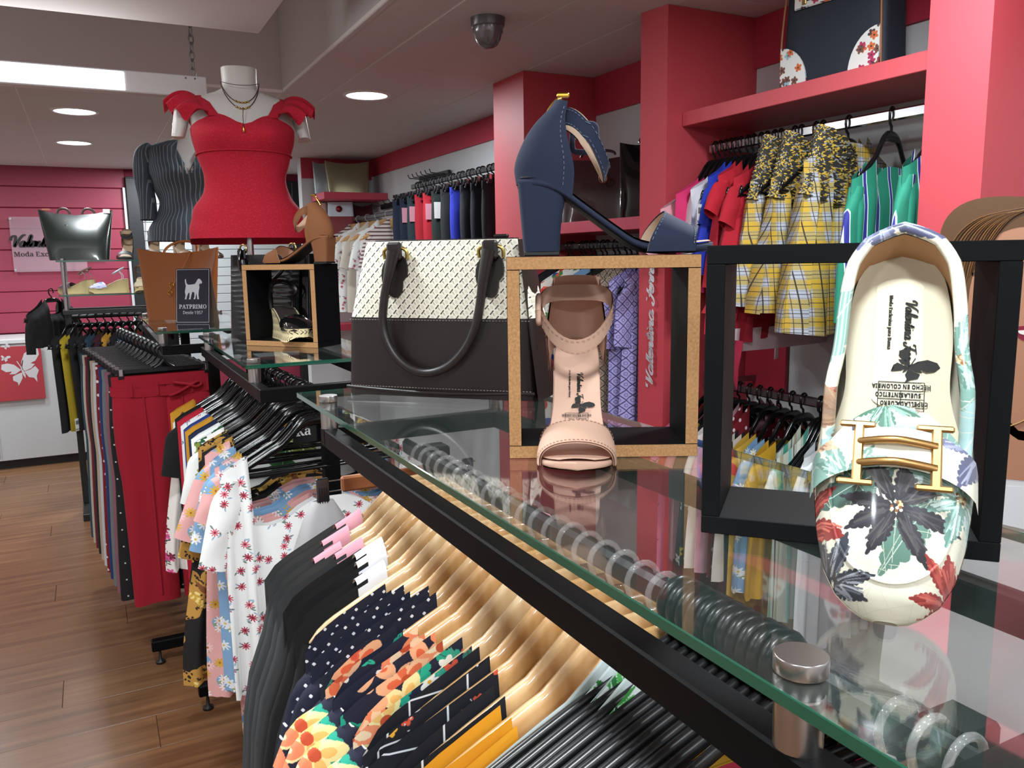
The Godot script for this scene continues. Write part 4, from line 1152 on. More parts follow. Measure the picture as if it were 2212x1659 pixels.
const LW := [[0.0, 0.006], [0.0015, 0.0125], [0.006, 0.0205], [0.014, 0.0295], [0.03, 0.038], [0.055, 0.044], [0.095, 0.048], [0.135, 0.0455], [0.175, 0.041], [0.21, 0.038], [0.24, 0.033], [0.258, 0.022], [0.267, 0.004]]
func loafer() -> void:
	var t := thing("loafer", "floral loafer with gold bar buckle leaning on the black box", "shoe")
	var toe := Vector3(0.4, GL + 0.011, -0.3)
	var toheel := Vector3(0.106, 0.226, -0.084).normalized()
	var n := Vector3(-0.784, 0.0, 0.62); n = (n - toheel * n.dot(toheel)).normalized()
	t.transform = Transform3D(Basis(toheel.cross(n), toheel, n).scaled(Vector3.ONE * 0.955), toe - n * 0.024)
	var pr: Material = PR.loafer
	var uvf := func(p: Vector3, _u: float, _t: float): return Vector2(p.x + 0.085, 0.16 - p.y)
	# sole
	var so := MB.new()
	so.grid(2, 60, func(u: float, w: float): var y: float = (0.5 - 0.5 * cos(PI * w)) * 0.267; return Vector3((u * 2 - 1) * lut(LW, y), y, 0.0))
	for sd in [-1.0, 1.0]: so.grid(2, 60, func(u: float, w: float): var y: float = (0.5 - 0.5 * cos(PI * w)) * 0.267; return Vector3(sd * (lut(LW, y) + 0.001), y, u * 0.008))
	part("sole", so, mat("d8cfb8", 0.7), t)
	# vamp
	var vf := func(u: float, w: float):
		var s: float = u * 2 - 1
		var y: float = pow(w, 1.7) * (0.098 + 0.03 * (1 - s * s))
		var h := lut([[0.0, 0.008], [0.004, 0.018], [0.012, 0.028], [0.04, 0.041], [0.09, 0.05], [0.15, 0.058]], y)
		var e := pow(maxf(0.0, 1 - pow(absf(s), 2.6)), 0.5)
		return Vector3(s * (lut(LW, y) + 0.001) * (1 - 0.02 * e), y, 0.006 + h * e)
	part("vamp", MB.new().grid(28, 22, vf, 1, 1, uvf), pr, t)
	var seam := MB.new()   # raised apron seam with its gathers
	var sp := []
	for k in 41:
		var a := k / 40.0; var s := cos(PI * (1 - a)) * 0.78
		sp.append(vf.call(s * 0.5 + 0.5, 0.34 + 0.64 * (1 - pow(sin(PI * a), 0.45))) + Vector3(0, 0, 0.0006))
	seam.tube(sp, 0.0013, 6)
	for k in seam.t.size(): seam.t[k] = Vector2(seam.v[k].x + 0.085, 0.16 - seam.v[k].y)
	part("apron_seam", seam, pr, t)
	# walls round the heel
	var wf := func(off: float) -> Callable:
		return func(u: float, w: float):
			var a: float = u
			var sd := -1.0 if a < 0.5 else 1.0
			var q := absf(a - 0.5) * 2      # 0 at the heel, 1 at the throat
			var y := 0.267 - 0.172 * pow(q, 1.35)
			var x := lut(LW, y) * sd if q > 0.02 else 0.0
			var c := Vector2(x, y)
			var inward := (Vector2(0, 0.16) - c).normalized()
			c += inward * (0.004 * w + off)
			c.x *= 1.0 - 0.1 * w * smoothstep(0.75, 1.0, q)
			var h := 0.05 - 0.004 * sin(PI * q) - 0.022 * smoothstep(0.75, 1.0, q)
			return Vector3(c.x, c.y, 0.006 + h * w)
	part("quarter", MB.new().grid(48, 6, wf.call(-0.001), 1, 1, func(p: Vector3, u: float, _t: float): return Vector2(u * 0.5, p.z * 1.2 + 0.05)), pr, t)
	part("lining", MB.new().grid(48, 6, wf.call(0.003)), mat("b9bfc8", 0.9), t)
	var rim := []
	var f0: Callable = wf.call(0.001)
	for k in 49: rim.append(f0.call(k / 48.0, 1.0))
	var rm := MB.new().tube(rim, 0.0042, 8)
	for k in rm.t.size(): rm.t[k] = Vector2(rm.v[k].y * 0.7 + rm.v[k].z * 0.5, rm.v[k].x * 0.6 + 0.03)
	part("rim", rm, pr, t)
	var hl := MB.new()
	hl.grid(20, 5, func(u: float, w: float): return (wf.call(0.0045) as Callable).call(0.3 + u * 0.4, 0.15 + w * 0.78))
	part("heel_lining", hl, mat("b48a62", 0.85), t)
	# insole and its heel cushion
	var ins := MB.new()
	ins.grid(12, 24, func(u: float, w: float): var y: float = 0.09 + w * 0.172; var s: float = u * 2 - 1; return Vector3(s * maxf(0.0, lut(LW, y) - 0.005 - 0.006 * exp(-pow((y - 0.15) / 0.03, 2))), y, 0.018 + 0.004 * pow(absf(s), 4)))
	part("insole", ins, mat("cdc4ac", 0.8), t)
	var pad := PackedVector2Array()
	for k in 28:
		var a := TAU * k / 28.0
		pad.append(Vector2(cos(a) * 0.0155, 0.2 + signf(sin(a)) * (0.034 if sin(a) > 0 else 0.05) + sin(a) * 0.008))
	part("cushion", MB.new().prism(pad, 0.0175, 0.0195), mat("d3cbb4", 0.8), t)
	insole_stamp(t, Transform3D(Basis(), Vector3(0.003, 0.196, 0.0202)), 0.92, [["HECHO EN COLOMBIA"], ["SUELA", "SINTETICO"], ["CAPELLADA", "CUERO"], ["FORRO", "SINTETICO"]])
	# strap with the gold buckle
	var sf := func(u: float, w: float):
		var s: float = u * 2 - 1
		var p: Vector3 = vf.call(u, 0.8)
		return Vector3(s * 0.0505, 0.088 + (w - 0.5) * 0.026 + 0.012 * (1 - s * s), 0.012 + 0.05 * pow(maxf(0.0, 1 - pow(absf(s), 2.8)), 0.5))
	part("strap", MB.new().grid(28, 3, sf, 1, 1, func(p: Vector3, _u: float, _t: float): return Vector2(p.x + 0.17, 0.3 - p.y)), pr, t)
	var bk := MB.new()
	for x in [-0.021, 0.023]:
		var zz := 0.0655 - 0.012 * absf(x) / 0.02 * 0.35
		bk.box(Vector3(x, 0.095, zz), Vector3(0.006, 0.038, 0.003), 0.001)
		for y in [0.076, 0.114]: bk.box(Vector3(x - 0.001, y, zz), Vector3(0.021, 0.004, 0.003), 0.001)
	for y in [0.0885, 0.1025]: bk.tube(curve([Vector3(-0.021, y, 0.0605), Vector3(0, y + 0.001, 0.0665), Vector3(0.023, y, 0.0605)], 5), 0.0026, 8)
	part("buckle", bk, mat("b58e5a", 0.38, 1.0), t)

# espadrille wedge; +x the toe
func wedge(n: String, label: String, at: Vector3, yaw: float, vamp: Material, sole: Material, strap: Material, s := 1.0) -> Node3D:
	var t := thing(n, label, "sandal", at, yaw)
	t.scale = Vector3.ONE * s
	var top := [[0.0, 0.085], [0.05, 0.078], [0.1, 0.055], [0.14, 0.038], [0.22, 0.036]]
	var ww := [[0.0, 0.02], [0.02, 0.029], [0.1, 0.031], [0.16, 0.039], [0.2, 0.034], [0.22, 0.012]]
	var b := MB.new()
	for sd in [-1.0, 1.0]:
		b.grid(26, 6, func(u: float, w: float): var x: float = u * 0.22; var bot := 0.014 * smoothstep(0.19, 0.22, x) + 0.03 * smoothstep(0.1, 0.05, x) * 0; return Vector3(x, lerpf(bot, lut(top, x), w), sd * (lut(ww, x) - 0.004 * sin(w * PI) + 0.002)), 0.22, 0.06, func(p: Vector3, u: float, t2: float): return Vector2(p.x, p.y))
	b.grid(4, 26, func(u: float, w: float): var x: float = w * 0.22; return Vector3(x, lut(top, x), (u * 2 - 1) * lut(ww, x)))
	b.grid(6, 6, func(u: float, w: float): return Vector3(0.22 + 0.004 * sin(u * PI), lerpf(0.014, 0.036, w), (u * 2 - 1) * 0.012), 1, 1, func(p: Vector3, u: float, t2: float): return Vector2(p.z, p.y))
	b.grid(6, 6, func(u: float, w: float): return Vector3(-0.004 * sin(u * PI), lerpf(0, 0.085, w), (u * 2 - 1) * 0.02))
	part("wedge_sole", b, sole, t)
	part("insole", MB.new().grid(6, 20, func(u: float, w: float): var x: float = 0.004 + w * 0.2; return Vector3(x, lut(top, x) + 0.002, (u * 2 - 1) * (lut(ww, x) - 0.003))), mat("b9a583" if vamp != mat("101012", 0.1, 0, 1.0) else "2a2522", 0.7), t)
	part("vamp", MB.new().grid(20, 10, func(u: float, w: float):
		var a: float = u * PI; var x := lerpf(0.125 + 0.015 * sin(a), 0.218, w)
		return Vector3(x, 0.036 + lerpf(0.034, 0.004, w * w) * pow(sin(a), 0.6), cos(a) * (lut(ww, x) + 0.002)), 0.1, 0.1), vamp, t)
	part("trim_band", MB.new().grid(30, 2, func(u: float, w: float): var a: float = (u - 0.5) * 3.6; return Vector3(0.165 + cos(a) * 0.055, 0.03 + w * 0.009, sin(a) * 0.042)), strap, t)
	var ps := []
	for k in 25:
		var a := TAU * k / 24.0
		ps.append(Vector3(0.05 + 0.035 * cos(a), 0.135 - 0.02 * cos(a), 0.034 * sin(a)))
	part("ankle_strap", MB.new().tube(ps, 0.007, 6, false, 0.25), strap, t)
	for sd in [-1.0, 1.0]: part("side_strap", MB.new().tube(curve([Vector3(0.03, 0.08, sd * 0.03), Vector3(0.03, 0.11, sd * 0.033), Vector3(0.05, 0.133, sd * 0.034)], 4), 0.006, 6, true, 0.3), strap, t)
	return t
# soft bag body: a box that narrows, with swollen faces; local x along the front, +z the front, y up
func bag_body(w0: float, w1: float, h: float, d0: float, d1: float, bulge: float, sag := 0.0, y0 := 0.0, y1 := 1.0) -> MB:
	var m := MB.new()
	m.grid(48, 14, func(u: float, t: float):
		var v := lerpf(y0, y1, t)
		var a: float = u * TAU
		var c := Vector2(signf(cos(a)) * pow(absf(cos(a)), 0.28), signf(sin(a)) * pow(absf(sin(a)), 0.28))
		var w := lerpf(w0, w1, v) / 2; var d := lerpf(d0, d1, v) / 2
		var x := c.x * w
		var z := c.y * (d + bulge * sin(PI * v) * (1 - pow(absf(c.x), 2)))
		return Vector3(x, h * v - sag * v * (1 - pow(absf(c.x), 2)), z), 1, 1, func(p: Vector3, u: float, _t: float): return Vector2(p.x if sin(u * TAU) > 0 else -p.x, h - p.y))
	m.weld_u(48, 14)
	return m
func handle(x0: float, x1: float, y: float, h: float, z: float, r: float, lean := 0.0) -> MB:
	var ps := []
	for k in 19:
		var a := PI * k / 18.0
		ps.append(Vector3(lerpf(x0, x1, 0.5 - 0.5 * cos(a)), y + h * pow(sin(a), 0.8), z + lean * sin(a)))
	return MB.new().tube(ps, r, 8)
func ring(c: Vector3, r: float, th: float) -> MB:
	var ps := []
	for k in 17: ps.append(c + Vector3(cos(TAU * k / 16.0) * r, sin(TAU * k / 16.0) * r, 0))
	return MB.new().tube(ps, th, 6, false)
func big_bag() -> void:
	var brown := mat("1b1413", 0.38); var gold := mat("c9b36a", 0.3, 1.0)
	var d := Vector3(0.694, 0, 0.72)
	var o := thing("handbag", "two-tone handbag of cream woven panel above dark brown leather", "handbag", Vector3(0.373, GL, -1.345) + d * 0.1685 + Vector3(0.72, 0, -0.694) * 0.055, atan2(-d.z, d.x))
	var H := 0.254
	part("leather_body", bag_body(0.34, 0.328, 0.13, 0.11, 0.1, 0.004), brown, o)
	var up := part("woven_panel", bag_body(0.328, 0.27, H - 0.128, 0.1, 0.07, 0.008, 0.0), PR.weave, o)
	up.position.y = 0.1285
	part("side_gusset", MB.new().grid(6, 12, func(u: float, w: float): var t: float = w; return Vector3(lerpf(0.171, 0.1355, t) + 0.0035 + 0.004 * sin(u * PI), H * t, lerpf(0.053, 0.039, t) * (u * 2 - 1))), brown, o)
	part("bottom_piping", MB.new().tube(curve([Vector3(-0.168, 0.012, 0.05), Vector3(0, 0.008, 0.061), Vector3(0.168, 0.012, 0.05)], 8), 0.003, 6), brown, o)
	part("zip_top", MB.new().box(Vector3(0, H + 0.001, 0), Vector3(0.25, 0.004, 0.022), 0.001), brown, o)
	part("zip_pull", MB.new().box(Vector3(0.1, H + 0.006, 0.004), Vector3(0.024, 0.006, 0.01), 0.002), mat("1b1716", 0.3), o)
	var st := MB.new()
	for k in 60:
		var x := -0.16 + k * 0.00545
		st.tube([Vector3(x, 0.016, 0.0585 + 0.004 * (1 - pow(x / 0.17, 2))), Vector3(x + 0.003, 0.016, 0.0585 + 0.004 * (1 - pow(x / 0.17, 2)))], 0.0005, 4, false)
		st.tube([Vector3(x * 0.98, 0.1265, 0.0515 + 0.003 * (1 - pow(x / 0.17, 2))), Vector3(x * 0.98 + 0.003, 0.1265, 0.0515 + 0.003 * (1 - pow(x / 0.17, 2)))], 0.0005, 4, false)
	part("stitching", st, mat("8d857c", 0.8), o).set_meta("kind", "stuff")
	for fz in [1.0, -1.0]:
		for x in [-0.068, 0.098]:
			var pa := PackedVector2Array()
			for k in 24:
				var a := TAU * k / 24.0
				pa.append(Vector2(x + cos(a) * 0.027 * (0.6 + 0.4 * sin(a * 0.5 + 0.4)), 0.2 + sin(a) * 0.036))
			var m := MB.new(); m.xf = Transform3D(Basis(Vector3.RIGHT, -0.12 * fz), Vector3(0, 0, fz * 0.0735))
			part("handle_patch", m.prism(pa, -0.0025, 0.0015), brown, o)
			part("ring", MB.new().tube(curve([Vector3(x - 0.02, 0.226, fz * 0.047), Vector3(x - 0.019, 0.24, fz * 0.05), Vector3(x, 0.246, fz * 0.052), Vector3(x + 0.019, 0.24, fz * 0.05), Vector3(x + 0.02, 0.226, fz * 0.047)], 4), 0.003, 6), gold, o)
			part("handle_tab", MB.new().box(Vector3(x, 0.238, fz * 0.053), Vector3(0.026, 0.03, 0.012), 0.004), brown, o)
	var hp := [Vector3(-0.066, 0.238, 0.06), Vector3(-0.074, 0.2, 0.064), Vector3(-0.083, 0.16, 0.066), Vector3(-0.085, 0.11, 0.068), Vector3(-0.06, 0.065, 0.071), Vector3(-0.018, 0.043, 0.072), Vector3(0.025, 0.052, 0.072), Vector3(0.06, 0.085, 0.07), Vector3(0.08, 0.13, 0.068), Vector3(0.09, 0.19, 0.065), Vector3(0.098, 0.238, 0.06)]
	var cv := curve(hp, 5); var rr := []
	for k in cv.size(): rr.append(0.0072 + 0.004 * maxf(0.0, 1 - minf(k, cv.size() - 1 - k) / 7.0))
	part("handle", MB.new().tube(cv, rr, 10), brown, o)
	var hb := []
	for p in cv: hb.append(Vector3(p.x, p.y, -p.z - 0.004))
	part("handle", MB.new().tube(hb, rr, 8), brown, o)

func open_box(n: String, label: String, c: Vector3, d: Vector3, w: float, h: float, dep: float, face: Material) -> void:
	# c: bottom corner of the open front, d: along the front; boards painted black, front edges bare or painted
	var o := thing(n, label, "display box", c, atan2(-d.z, d.x))
	var blk := mat("0c0e10", 0.55)
	var th := 0.0145
	for q in [["bottom_board", Vector3(w / 2, th / 2, -dep / 2), Vector3(w, th, dep)], ["top_board", Vector3(w / 2, h - th / 2, -dep / 2), Vector3(w, th, dep)], ["side_board", Vector3(th / 2, h / 2, -dep / 2), Vector3(th, h - 2 * th, dep)], ["side_board", Vector3(w - th / 2, h / 2, -dep / 2), Vector3(th, h - 2 * th, dep)]]:
		var b := part(q[0], MB.new().box(q[1], q[2], 0.0006), blk, o)
		if face != blk: part("bare_edge", MB.new().box(q[1] + Vector3(0, 0, dep / 2 + 0.0004), Vector3(q[2].x - 0.001, q[2].y - 0.001, 0.0012)), face, b)

func tote(n: String, label: String, at: Vector3, yaw: float, w0: float, w1: float, h: float, d: float, ma: Material, sag := 0.02, group := "") -> Node3D:
	var o := thing(n, label, "handbag", at, yaw, group)
	part("body", bag_body(w0, w1, h, d, 0.02, 0.012, sag), ma, o)
	return o

func table_goods() -> void:
	big_bag()
	open_box("wooden_display_box", "open wooden box with bare tan edges under the blue sandal", Vector3(0.406, GL, -0.798), Vector3(0.884, 0, 0.468), 0.213, 0.226, 0.095, PR.mdf)
	open_box("black_display_box", "open box painted all black behind the floral loafer", Vector3(0.428, GL, -0.497), Vector3(0.671, 0, 0.741), 0.214, 0.232, 0.095, mat("0c0e10", 0.55))
	open_box("small_display_box", "small open wooden box with tan edges under the brown sandal", Vector3(0.366, GL, -2.287), Vector3(0.619, 0, 0.785), 0.24, 0.217, 0.1, PR.mdf)
	var d1 := Vector3(0.884, 0, 0.468)
	var suede := StandardMaterial3D.new(); suede.albedo_color = Color("121c36"); suede.roughness = 0.85; suede.rim_enabled = true; suede.rim = 0.3
	var nude := mat("c8a48a", 0.75)
	heel_sandal("heeled_sandal", "navy blue block-heeled sandal standing on the wooden box", Vector3(0.406, GL + 0.2265, -0.798) + d1 * 0.0135 - Vector3(-0.468, 0, 0.884) * 0.045, atan2(-d1.z, d1.x), {"upper": suede, "lining": mat("b39c88", 0.8), "sole": mat("4a4436", 0.7), "zip": true, "loop": 0.05, "droop": 0.062, "buckle_side": -1.0})
	var bf := Vector3(-0.528, 0, 0.849)
	var s := heel_sandal("heeled_sandal", "nude beige heeled sandal set through the wooden box", Vector3(0.433, GL, -0.697) - bf * 0.222, atan2(-bf.z, bf.x), {"upper": mat("d2ab95", 0.7), "lining": mat("cfa792", 0.75), "rim": mat("cda48f", 0.75), "sole": mat("1a1614", 0.6), "heel": 1.4, "thread": mat("b08a76", 0.9), "loop": 0.066, "droop": 0.06, "wide": 0.018, "cup": 0.006, "buckle_side": 1.0})
	var ix := Basis(Vector3(0, 0, -1), Vector3(-1, 0.99, 0).normalized(), Vector3(0.99, 1, 0).normalized())
	insole_stamp(s, Transform3D(ix, Vector3(0.0875, 0.0678, 0.0)), 0.86, [["HECHO EN COLOMBIA"], ["SUELA", "PVC"], ["FORRO", "SINTETICO"], ["CAPELLADA", "SINTETICO"]])
	var d2 := Vector3(-0.619, 0, -0.785)
	heel_sandal("heeled_sandal", "tan brown suede block-heeled sandal standing on the small box", Vector3(0.366, GL + 0.2175, -2.287) - d2 * 0.262 + Vector3(0.785, 0, -0.619) * 0.05, atan2(-d2.z, d2.x), {"upper": mat("7b4c2c", 0.9), "lining": mat("c9a58c", 0.8), "heel": 0.85, "zip": true, "loop": 0.062, "droop": 0.05, "buckle_side": 1.0, "thread": mat("8f5f3c", 0.9)})
	var d3 := Vector3(0.06, 0, 0.998)
	wedge("wedge_sandal", "black patent espadrille wedge inside the small wooden box", Vector3(0.366, GL + 0.0146, -2.287) + Vector3(0.619, 0, 0.785) * 0.188 - d3 * 0.2, atan2(-d3.z, d3.x), mat("101012", 0.1, 0, 1.0), PR.jute, mat("121214", 0.3))
	loafer()
	# ribbed patent bag behind the small box
	var db := Vector3(0.619, 0, 0.785)
	var rb := thing("patent_bag", "black patent bag with ribbed front and gold rings behind the small box", "handbag", Vector3(0.352, GL, -2.535) + db * 0.15 + Vector3(0.785, 0, -0.619) * 0.05, atan2(-db.z, db.x))
	var pat := mat("0c0e10", 0.16, 0.0, 1.0)
	part("body", bag_body(0.3, 0.29, 0.245, 0.1, 0.06, 0.008), pat, rb)
	var rf := MB.new()
	rf.grid(10, 120, func(u: float, w: float): var y: float = 0.012 + w * 0.2; return Vector3((u - 0.5) * 0.25, y, 0.0545 - 0.02 * (y / 0.245) + 0.007 * sin(PI * y / 0.245) + 0.002 * sin(w * 13 * TAU) * sin(PI * u)))
	part("ribbed_panel", rf, mat("161b1f", 0.25, 0.0, 0.6), rb)
	for x in [-0.09, 0.09]:
		part("ring", ring(Vector3(x, 0.262, 0.025), 0.013, 0.0026), mat("d6c27a", 0.25, 1.0), rb)
		part("handle_tab", MB.new().box(Vector3(x, 0.247, 0.034), Vector3(0.03, 0.03, 0.008), 0.003), pat, rb)
	part("handle", handle(-0.09, 0.09, 0.262, -0.1, 0.04, 0.006, 0.03), pat, rb)
	# counter sign
	var sg := thing("counter_sign", "dark blue folded card sign with a white dog and lettering", "sign", Vector3(0.348, GL, -3.27), -0.62)
	var w := 0.135; var h := 0.205
	var tilt := Basis(Vector3.RIGHT, -0.14)
	var bd := part("card", MB.new().box(Vector3(0, h / 2, 0), Vector3(w, h, 0.002)), mat("10182e", 0.22, 0.0, 0.8), sg)
	bd.basis = tilt; bd.position.z = 0.03
	part("back_leg", MB.new().box(Vector3(0, 0, 0), Vector3(w, h, 0.002)), mat("7a6a58", 0.6), sg).transform = Transform3D(Basis(Vector3.RIGHT, 0.2), Vector3(0, h / 2 - 0.004, -0.022))
	var bdr := MB.new()
	for q in [[0, 0.004, w - 0.006, 0.0012], [0, h - 0.004, w - 0.006, 0.0012]]: bdr.box(Vector3(q[0], q[1], 0.0012), Vector3(q[2], q[3], 0.0004))
	for x in [-1, 1]: bdr.box(Vector3(x * (w / 2 - 0.003), h / 2, 0.0012), Vector3(0.0012, h - 0.008, 0.0004))
	var wh := mat("d8dce2", 0.5)
	part("border_line", bdr, wh, bd)
	part("lettering", words("PATPRIMO", 0.0145, true, true), wh, bd).position = Vector3(0, 0.062, 0.0012)
	part("lettering", words("Desde 1957", 0.011, false), wh, bd).position = Vector3(0, 0.04, 0.0012)
	var dog := PackedVector2Array()
	for p in [[-30, 0], [-24, 0], [-22, 10], [-17, 22], [-12, 24], [-12, 8], [-15, 0], [-8, 0], [-6, 12], [-2, 26], [6, 25], [7, 10], [3, 0], [10, 0], [12, 12], [14, 24], [16, 12], [17, 0], [24, 0], [22, 14], [23, 30], [26, 42], [24, 50], [27, 56], [33, 55], [36, 60], [33, 66], [27, 72], [22, 73], [17, 68], [13, 60], [8, 54], [-8, 52], [-18, 52], [-24, 58], [-26, 72], [-30, 70], [-29, 58], [-26, 48], [-28, 36], [-30, 26], [-27, 14]]:
		dog.append(Vector2(p[0], p[1]) * 0.00105 + Vector2(0, 0.09))
	part("dog_emblem", MB.new().prism(dog, 0.0012, 0.0016), wh, bd)
	# tan tote
	var tan := mat("9c5a28", 0.38)
	var tt := tote("tan_tote", "tan leather tote with a gold bit clasp on the trouser rack", Vector3(0.325, GL, -3.55), -0.55, 0.25, 0.335, 0.285, 0.12, tan, 0.022)
	part("clasp_strap", MB.new().tube(curve([Vector3(0.06, 0.27, 0.02), Vector3(0.05, 0.22, 0.05), Vector3(0.02, 0.16, 0.068), Vector3(0.005, 0.14, 0.072)], 5), 0.004, 6, true, 0.4), tan, tt)
	var gold := mat("c08a3a", 0.25, 1.0)
	part("bit_clasp", ring(Vector3(0.002, 0.138, 0.077), 0.009, 0.0025), gold, tt)
	part("bit_clasp", ring(Vector3(-0.006, 0.108, 0.077), 0.009, 0.0025), gold, tt)
	part("bit_bar", MB.new().tube([Vector3(0.0, 0.13, 0.077), Vector3(-0.004, 0.116, 0.077)], 0.003, 6), gold, tt)
	part("handle", handle(-0.07, 0.07, 0.262, 0.05, -0.02, 0.005, -0.05), tan, tt)
	# mannequin torsos
	mannequin(Vector3(0.455, GL, -2.66), -0.12, false)
	mannequin(Vector3(0.415, GL, -3.78), -0.1, true)

const TOR := [  # y from the hem up: half width, half depth, centre z
	[0.0, 0.168, 0.105, 0.0], [0.06, 0.16, 0.1, 0.0], [0.13, 0.128, 0.085, 0.0], [0.18, 0.122, 0.08, 0.005], [0.25, 0.138, 0.09, 0.01], [0.31, 0.152, 0.112, 0.022], [0.35, 0.156, 0.112, 0.024], [0.4, 0.16, 0.095, 0.008], [0.44, 0.166, 0.082, -0.004], [0.47, 0.158, 0.068, -0.012], [0.49, 0.11, 0.056, -0.016], [0.51, 0.062, 0.05, -0.018], [0.53, 0.055, 0.05, -0.016], [0.59, 0.056, 0.052, -0.012]]
func tor(y: float, k: int) -> float:
	var a := []
	for q in TOR: a.append([q[0], q[k]])
	return lut(a, y)
func mannequin(at: Vector3, yaw: float, grey: bool) -> void:
	var skin := mat("cfcdc9", 0.45)
	var T0 := []; var T1 := []; var T2 := []
	for q in TOR:
		T0.append([q[0], q[1]]); T1.append([q[0], q[2]]); T2.append([q[0], q[3]])
	var base := 0.415
	var o := thing("mannequin", "white headless torso wearing the grey pinstripe blouse" if grey else "white headless torso wearing the red frilled top", "mannequin", at, yaw)
	o.scale.y = 0.8
	var sc := 0.93
	var body := func(off: float, y0: float, y1: float) -> Callable:
		return func(u: float, w: float):
			var y := lerpf(y0, y1, w); var a: float = u * TAU
			var c := Vector2(signf(cos(a)) * pow(absf(cos(a)), 0.85), signf(sin(a)) * pow(absf(sin(a)), 0.9))
			var bust := 0.018 * exp(-pow((y - 0.335) / 0.045, 2)) * maxf(0.0, sin(a)) * (exp(-pow((cos(a) - 0.5) / 0.3, 2)) + exp(-pow((cos(a) + 0.5) / 0.3, 2)))
			return Vector3(c.x * (lut(T0, y) + off), base + y, lut(T2, y) + c.y * (lut(T1, y) + off) + bust) * Vector3(sc, 1, sc)
	var m := MB.new().grid(40, 40, body.call(0.0, 0.0, 0.59)); m.weld_u(40, 40)
	part("torso", m, skin, o)
	part("neck_cap", MB.new().grid(24, 3, func(u: float, w: float): return Vector3(cos(u * TAU) * 0.056 * (1 - w), base + 0.59 + 0.004 * w, -0.012 + sin(u * TAU) * 0.052 * (1 - w)) * Vector3(sc, 1, sc)), skin, o)
	part("hem_plate", MB.new().grid(32, 2, func(u: float, w: float): return Vector3(cos(u * TAU) * 0.166 * (1 - w), base + 0.001, sin(u * TAU) * 0.104 * (1 - w)) * Vector3(sc, 1, sc)), mat("1a1a1a", 0.5), o)
	for s in [-1.0, 1.0]:
		var am := MB.new()
		am.grid(18, 8, func(u: float, w: float): var a: float = u * TAU; var y: float = 0.455 - w * 0.12; var r := 0.042 * (1 - 0.25 * w) * sqrt(minf(1, w * 6 + 0.05)); return Vector3(s * (0.15 + 0.022 * w + 0.012), base + y, -0.008) + Vector3(cos(a) * r * 0.62, sin(a) * r * 0.2 * s, sin(a) * r))
		am.weld_u(18, 8)
		part("arm_stump", am, skin, o)
		part("stump_end", MB.new().grid(18, 2, func(u: float, w: float): var a: float = u * TAU; return Vector3(s * 0.184, base + 0.335, -0.008) + Vector3(cos(a) * 0.0195, sin(a) * 0.006, sin(a) * 0.0315) * (1 - w)), skin, o)
	part("pole", MB.new().tube([Vector3(0, 0.01, 0), Vector3(0, base + 0.01, 0)], 0.011, 14), mat("c4c6c8", 0.15, 1.0), o)
	part("base_plate", MB.new().lathe([Vector2(0.0, 0.0), Vector2(0.052, 0.0), Vector2(0.052, 0.008), Vector2(0.014, 0.012), Vector2(0.0, 0.012)], 28), mat("c4c6c8", 0.2, 1.0), o)
	if grey:
		var g := thing("pinstripe_blouse", "grey pinstripe long-sleeved blouse with a deep V neck on the torso", "blouse", at, yaw)
		g.scale.y = 0.8
		var pin: Material = PR.pin
		var bm := MB.new()
		bm.grid(56, 30, func(u: float, w: float):
			var a: float = u * TAU; var f := sin(a)
			var top := 0.5 - 0.17 * pow(maxf(0.0, f), 2) * maxf(0.0, 1 - absf(cos(a)) * 3.2)
			var y := lerpf(-0.02, top, w)
			var flare := 0.02 * pow(1 - w, 2)
			var p: Vector3 = (body.call(0.008 + flare, 0.0, 0.59) as Callable).call(u, clampf(y / 0.59, 0, 1))
			p.y = base + y
			return p + Vector3(sin(y * 60 + a * 3), 0, cos(y * 45 + a * 5)) * 0.002, 1, 1, func(p: Vector3, u: float, _t: float): return Vector2(u * 0.9, -p.y))
		part("body", bm, pin, g)
		for s in [-1.0, 1.0]:
			var sv := MB.new()
			sv.tube(curve([Vector3(s * 0.135, base + 0.462, -0.005), Vector3(s * 0.168, base + 0.43, -0.002), Vector3(s * 0.182, base + 0.33, 0.0), Vector3(s * 0.172, base + 0.2, 0.012), Vector3(s * 0.17, base + 0.09, 0.02)], 5), [0.03, 0.034, 0.036, 0.037, 0.038, 0.039, 0.039, 0.038, 0.037, 0.037, 0.037, 0.036, 0.036, 0.036, 0.035, 0.035, 0.035, 0.035, 0.035, 0.035, 0.036], 14, false)
			for k in sv.t.size(): sv.t[k] = Vector2(sv.v[k].z + sv.v[k].x, -sv.v[k].y)
			part("sleeve", sv, pin, g)
		return
	var g := thing("red_top", "bright red fitted top with frilled shoulder straps on the torso", "top", at, yaw)
	g.scale.y = 0.8
	var red: Material = PR.red
	var bm := MB.new()
	bm.grid(64, 36, func(u: float, w: float):
		var a: float = u * TAU; var f := sin(a); var ca := cos(a)
		# sweetheart neckline in front, straight at the back
		var top := 0.375
		if f > 0: top = 0.385 + 0.018 * exp(-pow((absf(ca) - 0.42) / 0.22, 2)) - 0.022 * exp(-pow(ca / 0.16, 2))
		top -= 0.03 * pow(absf(ca), 6)
		var y := lerpf(-0.045 - (0.02 if f < 0 else 0.0), top, w)
		var p: Vector3 = (body.call(0.006 + 0.014 * pow(1 - w, 3), 0.0, 0.59) as Callable).call(u, clampf(y / 0.59, 0, 1))
		p.y = base + y
		var fold := 0.0025 * sin(y * 70 + ca * 4) * smoothstep(0.3, 0.7, absf(ca)) * (1 - w)
		return p + Vector3(signf(ca), 0, 0) * fold, 1, 1, func(p: Vector3, u: float, _t: float): return Vector2(u * 0.95, -p.y))
	part("bodice", bm, red, g)
	var sm := []
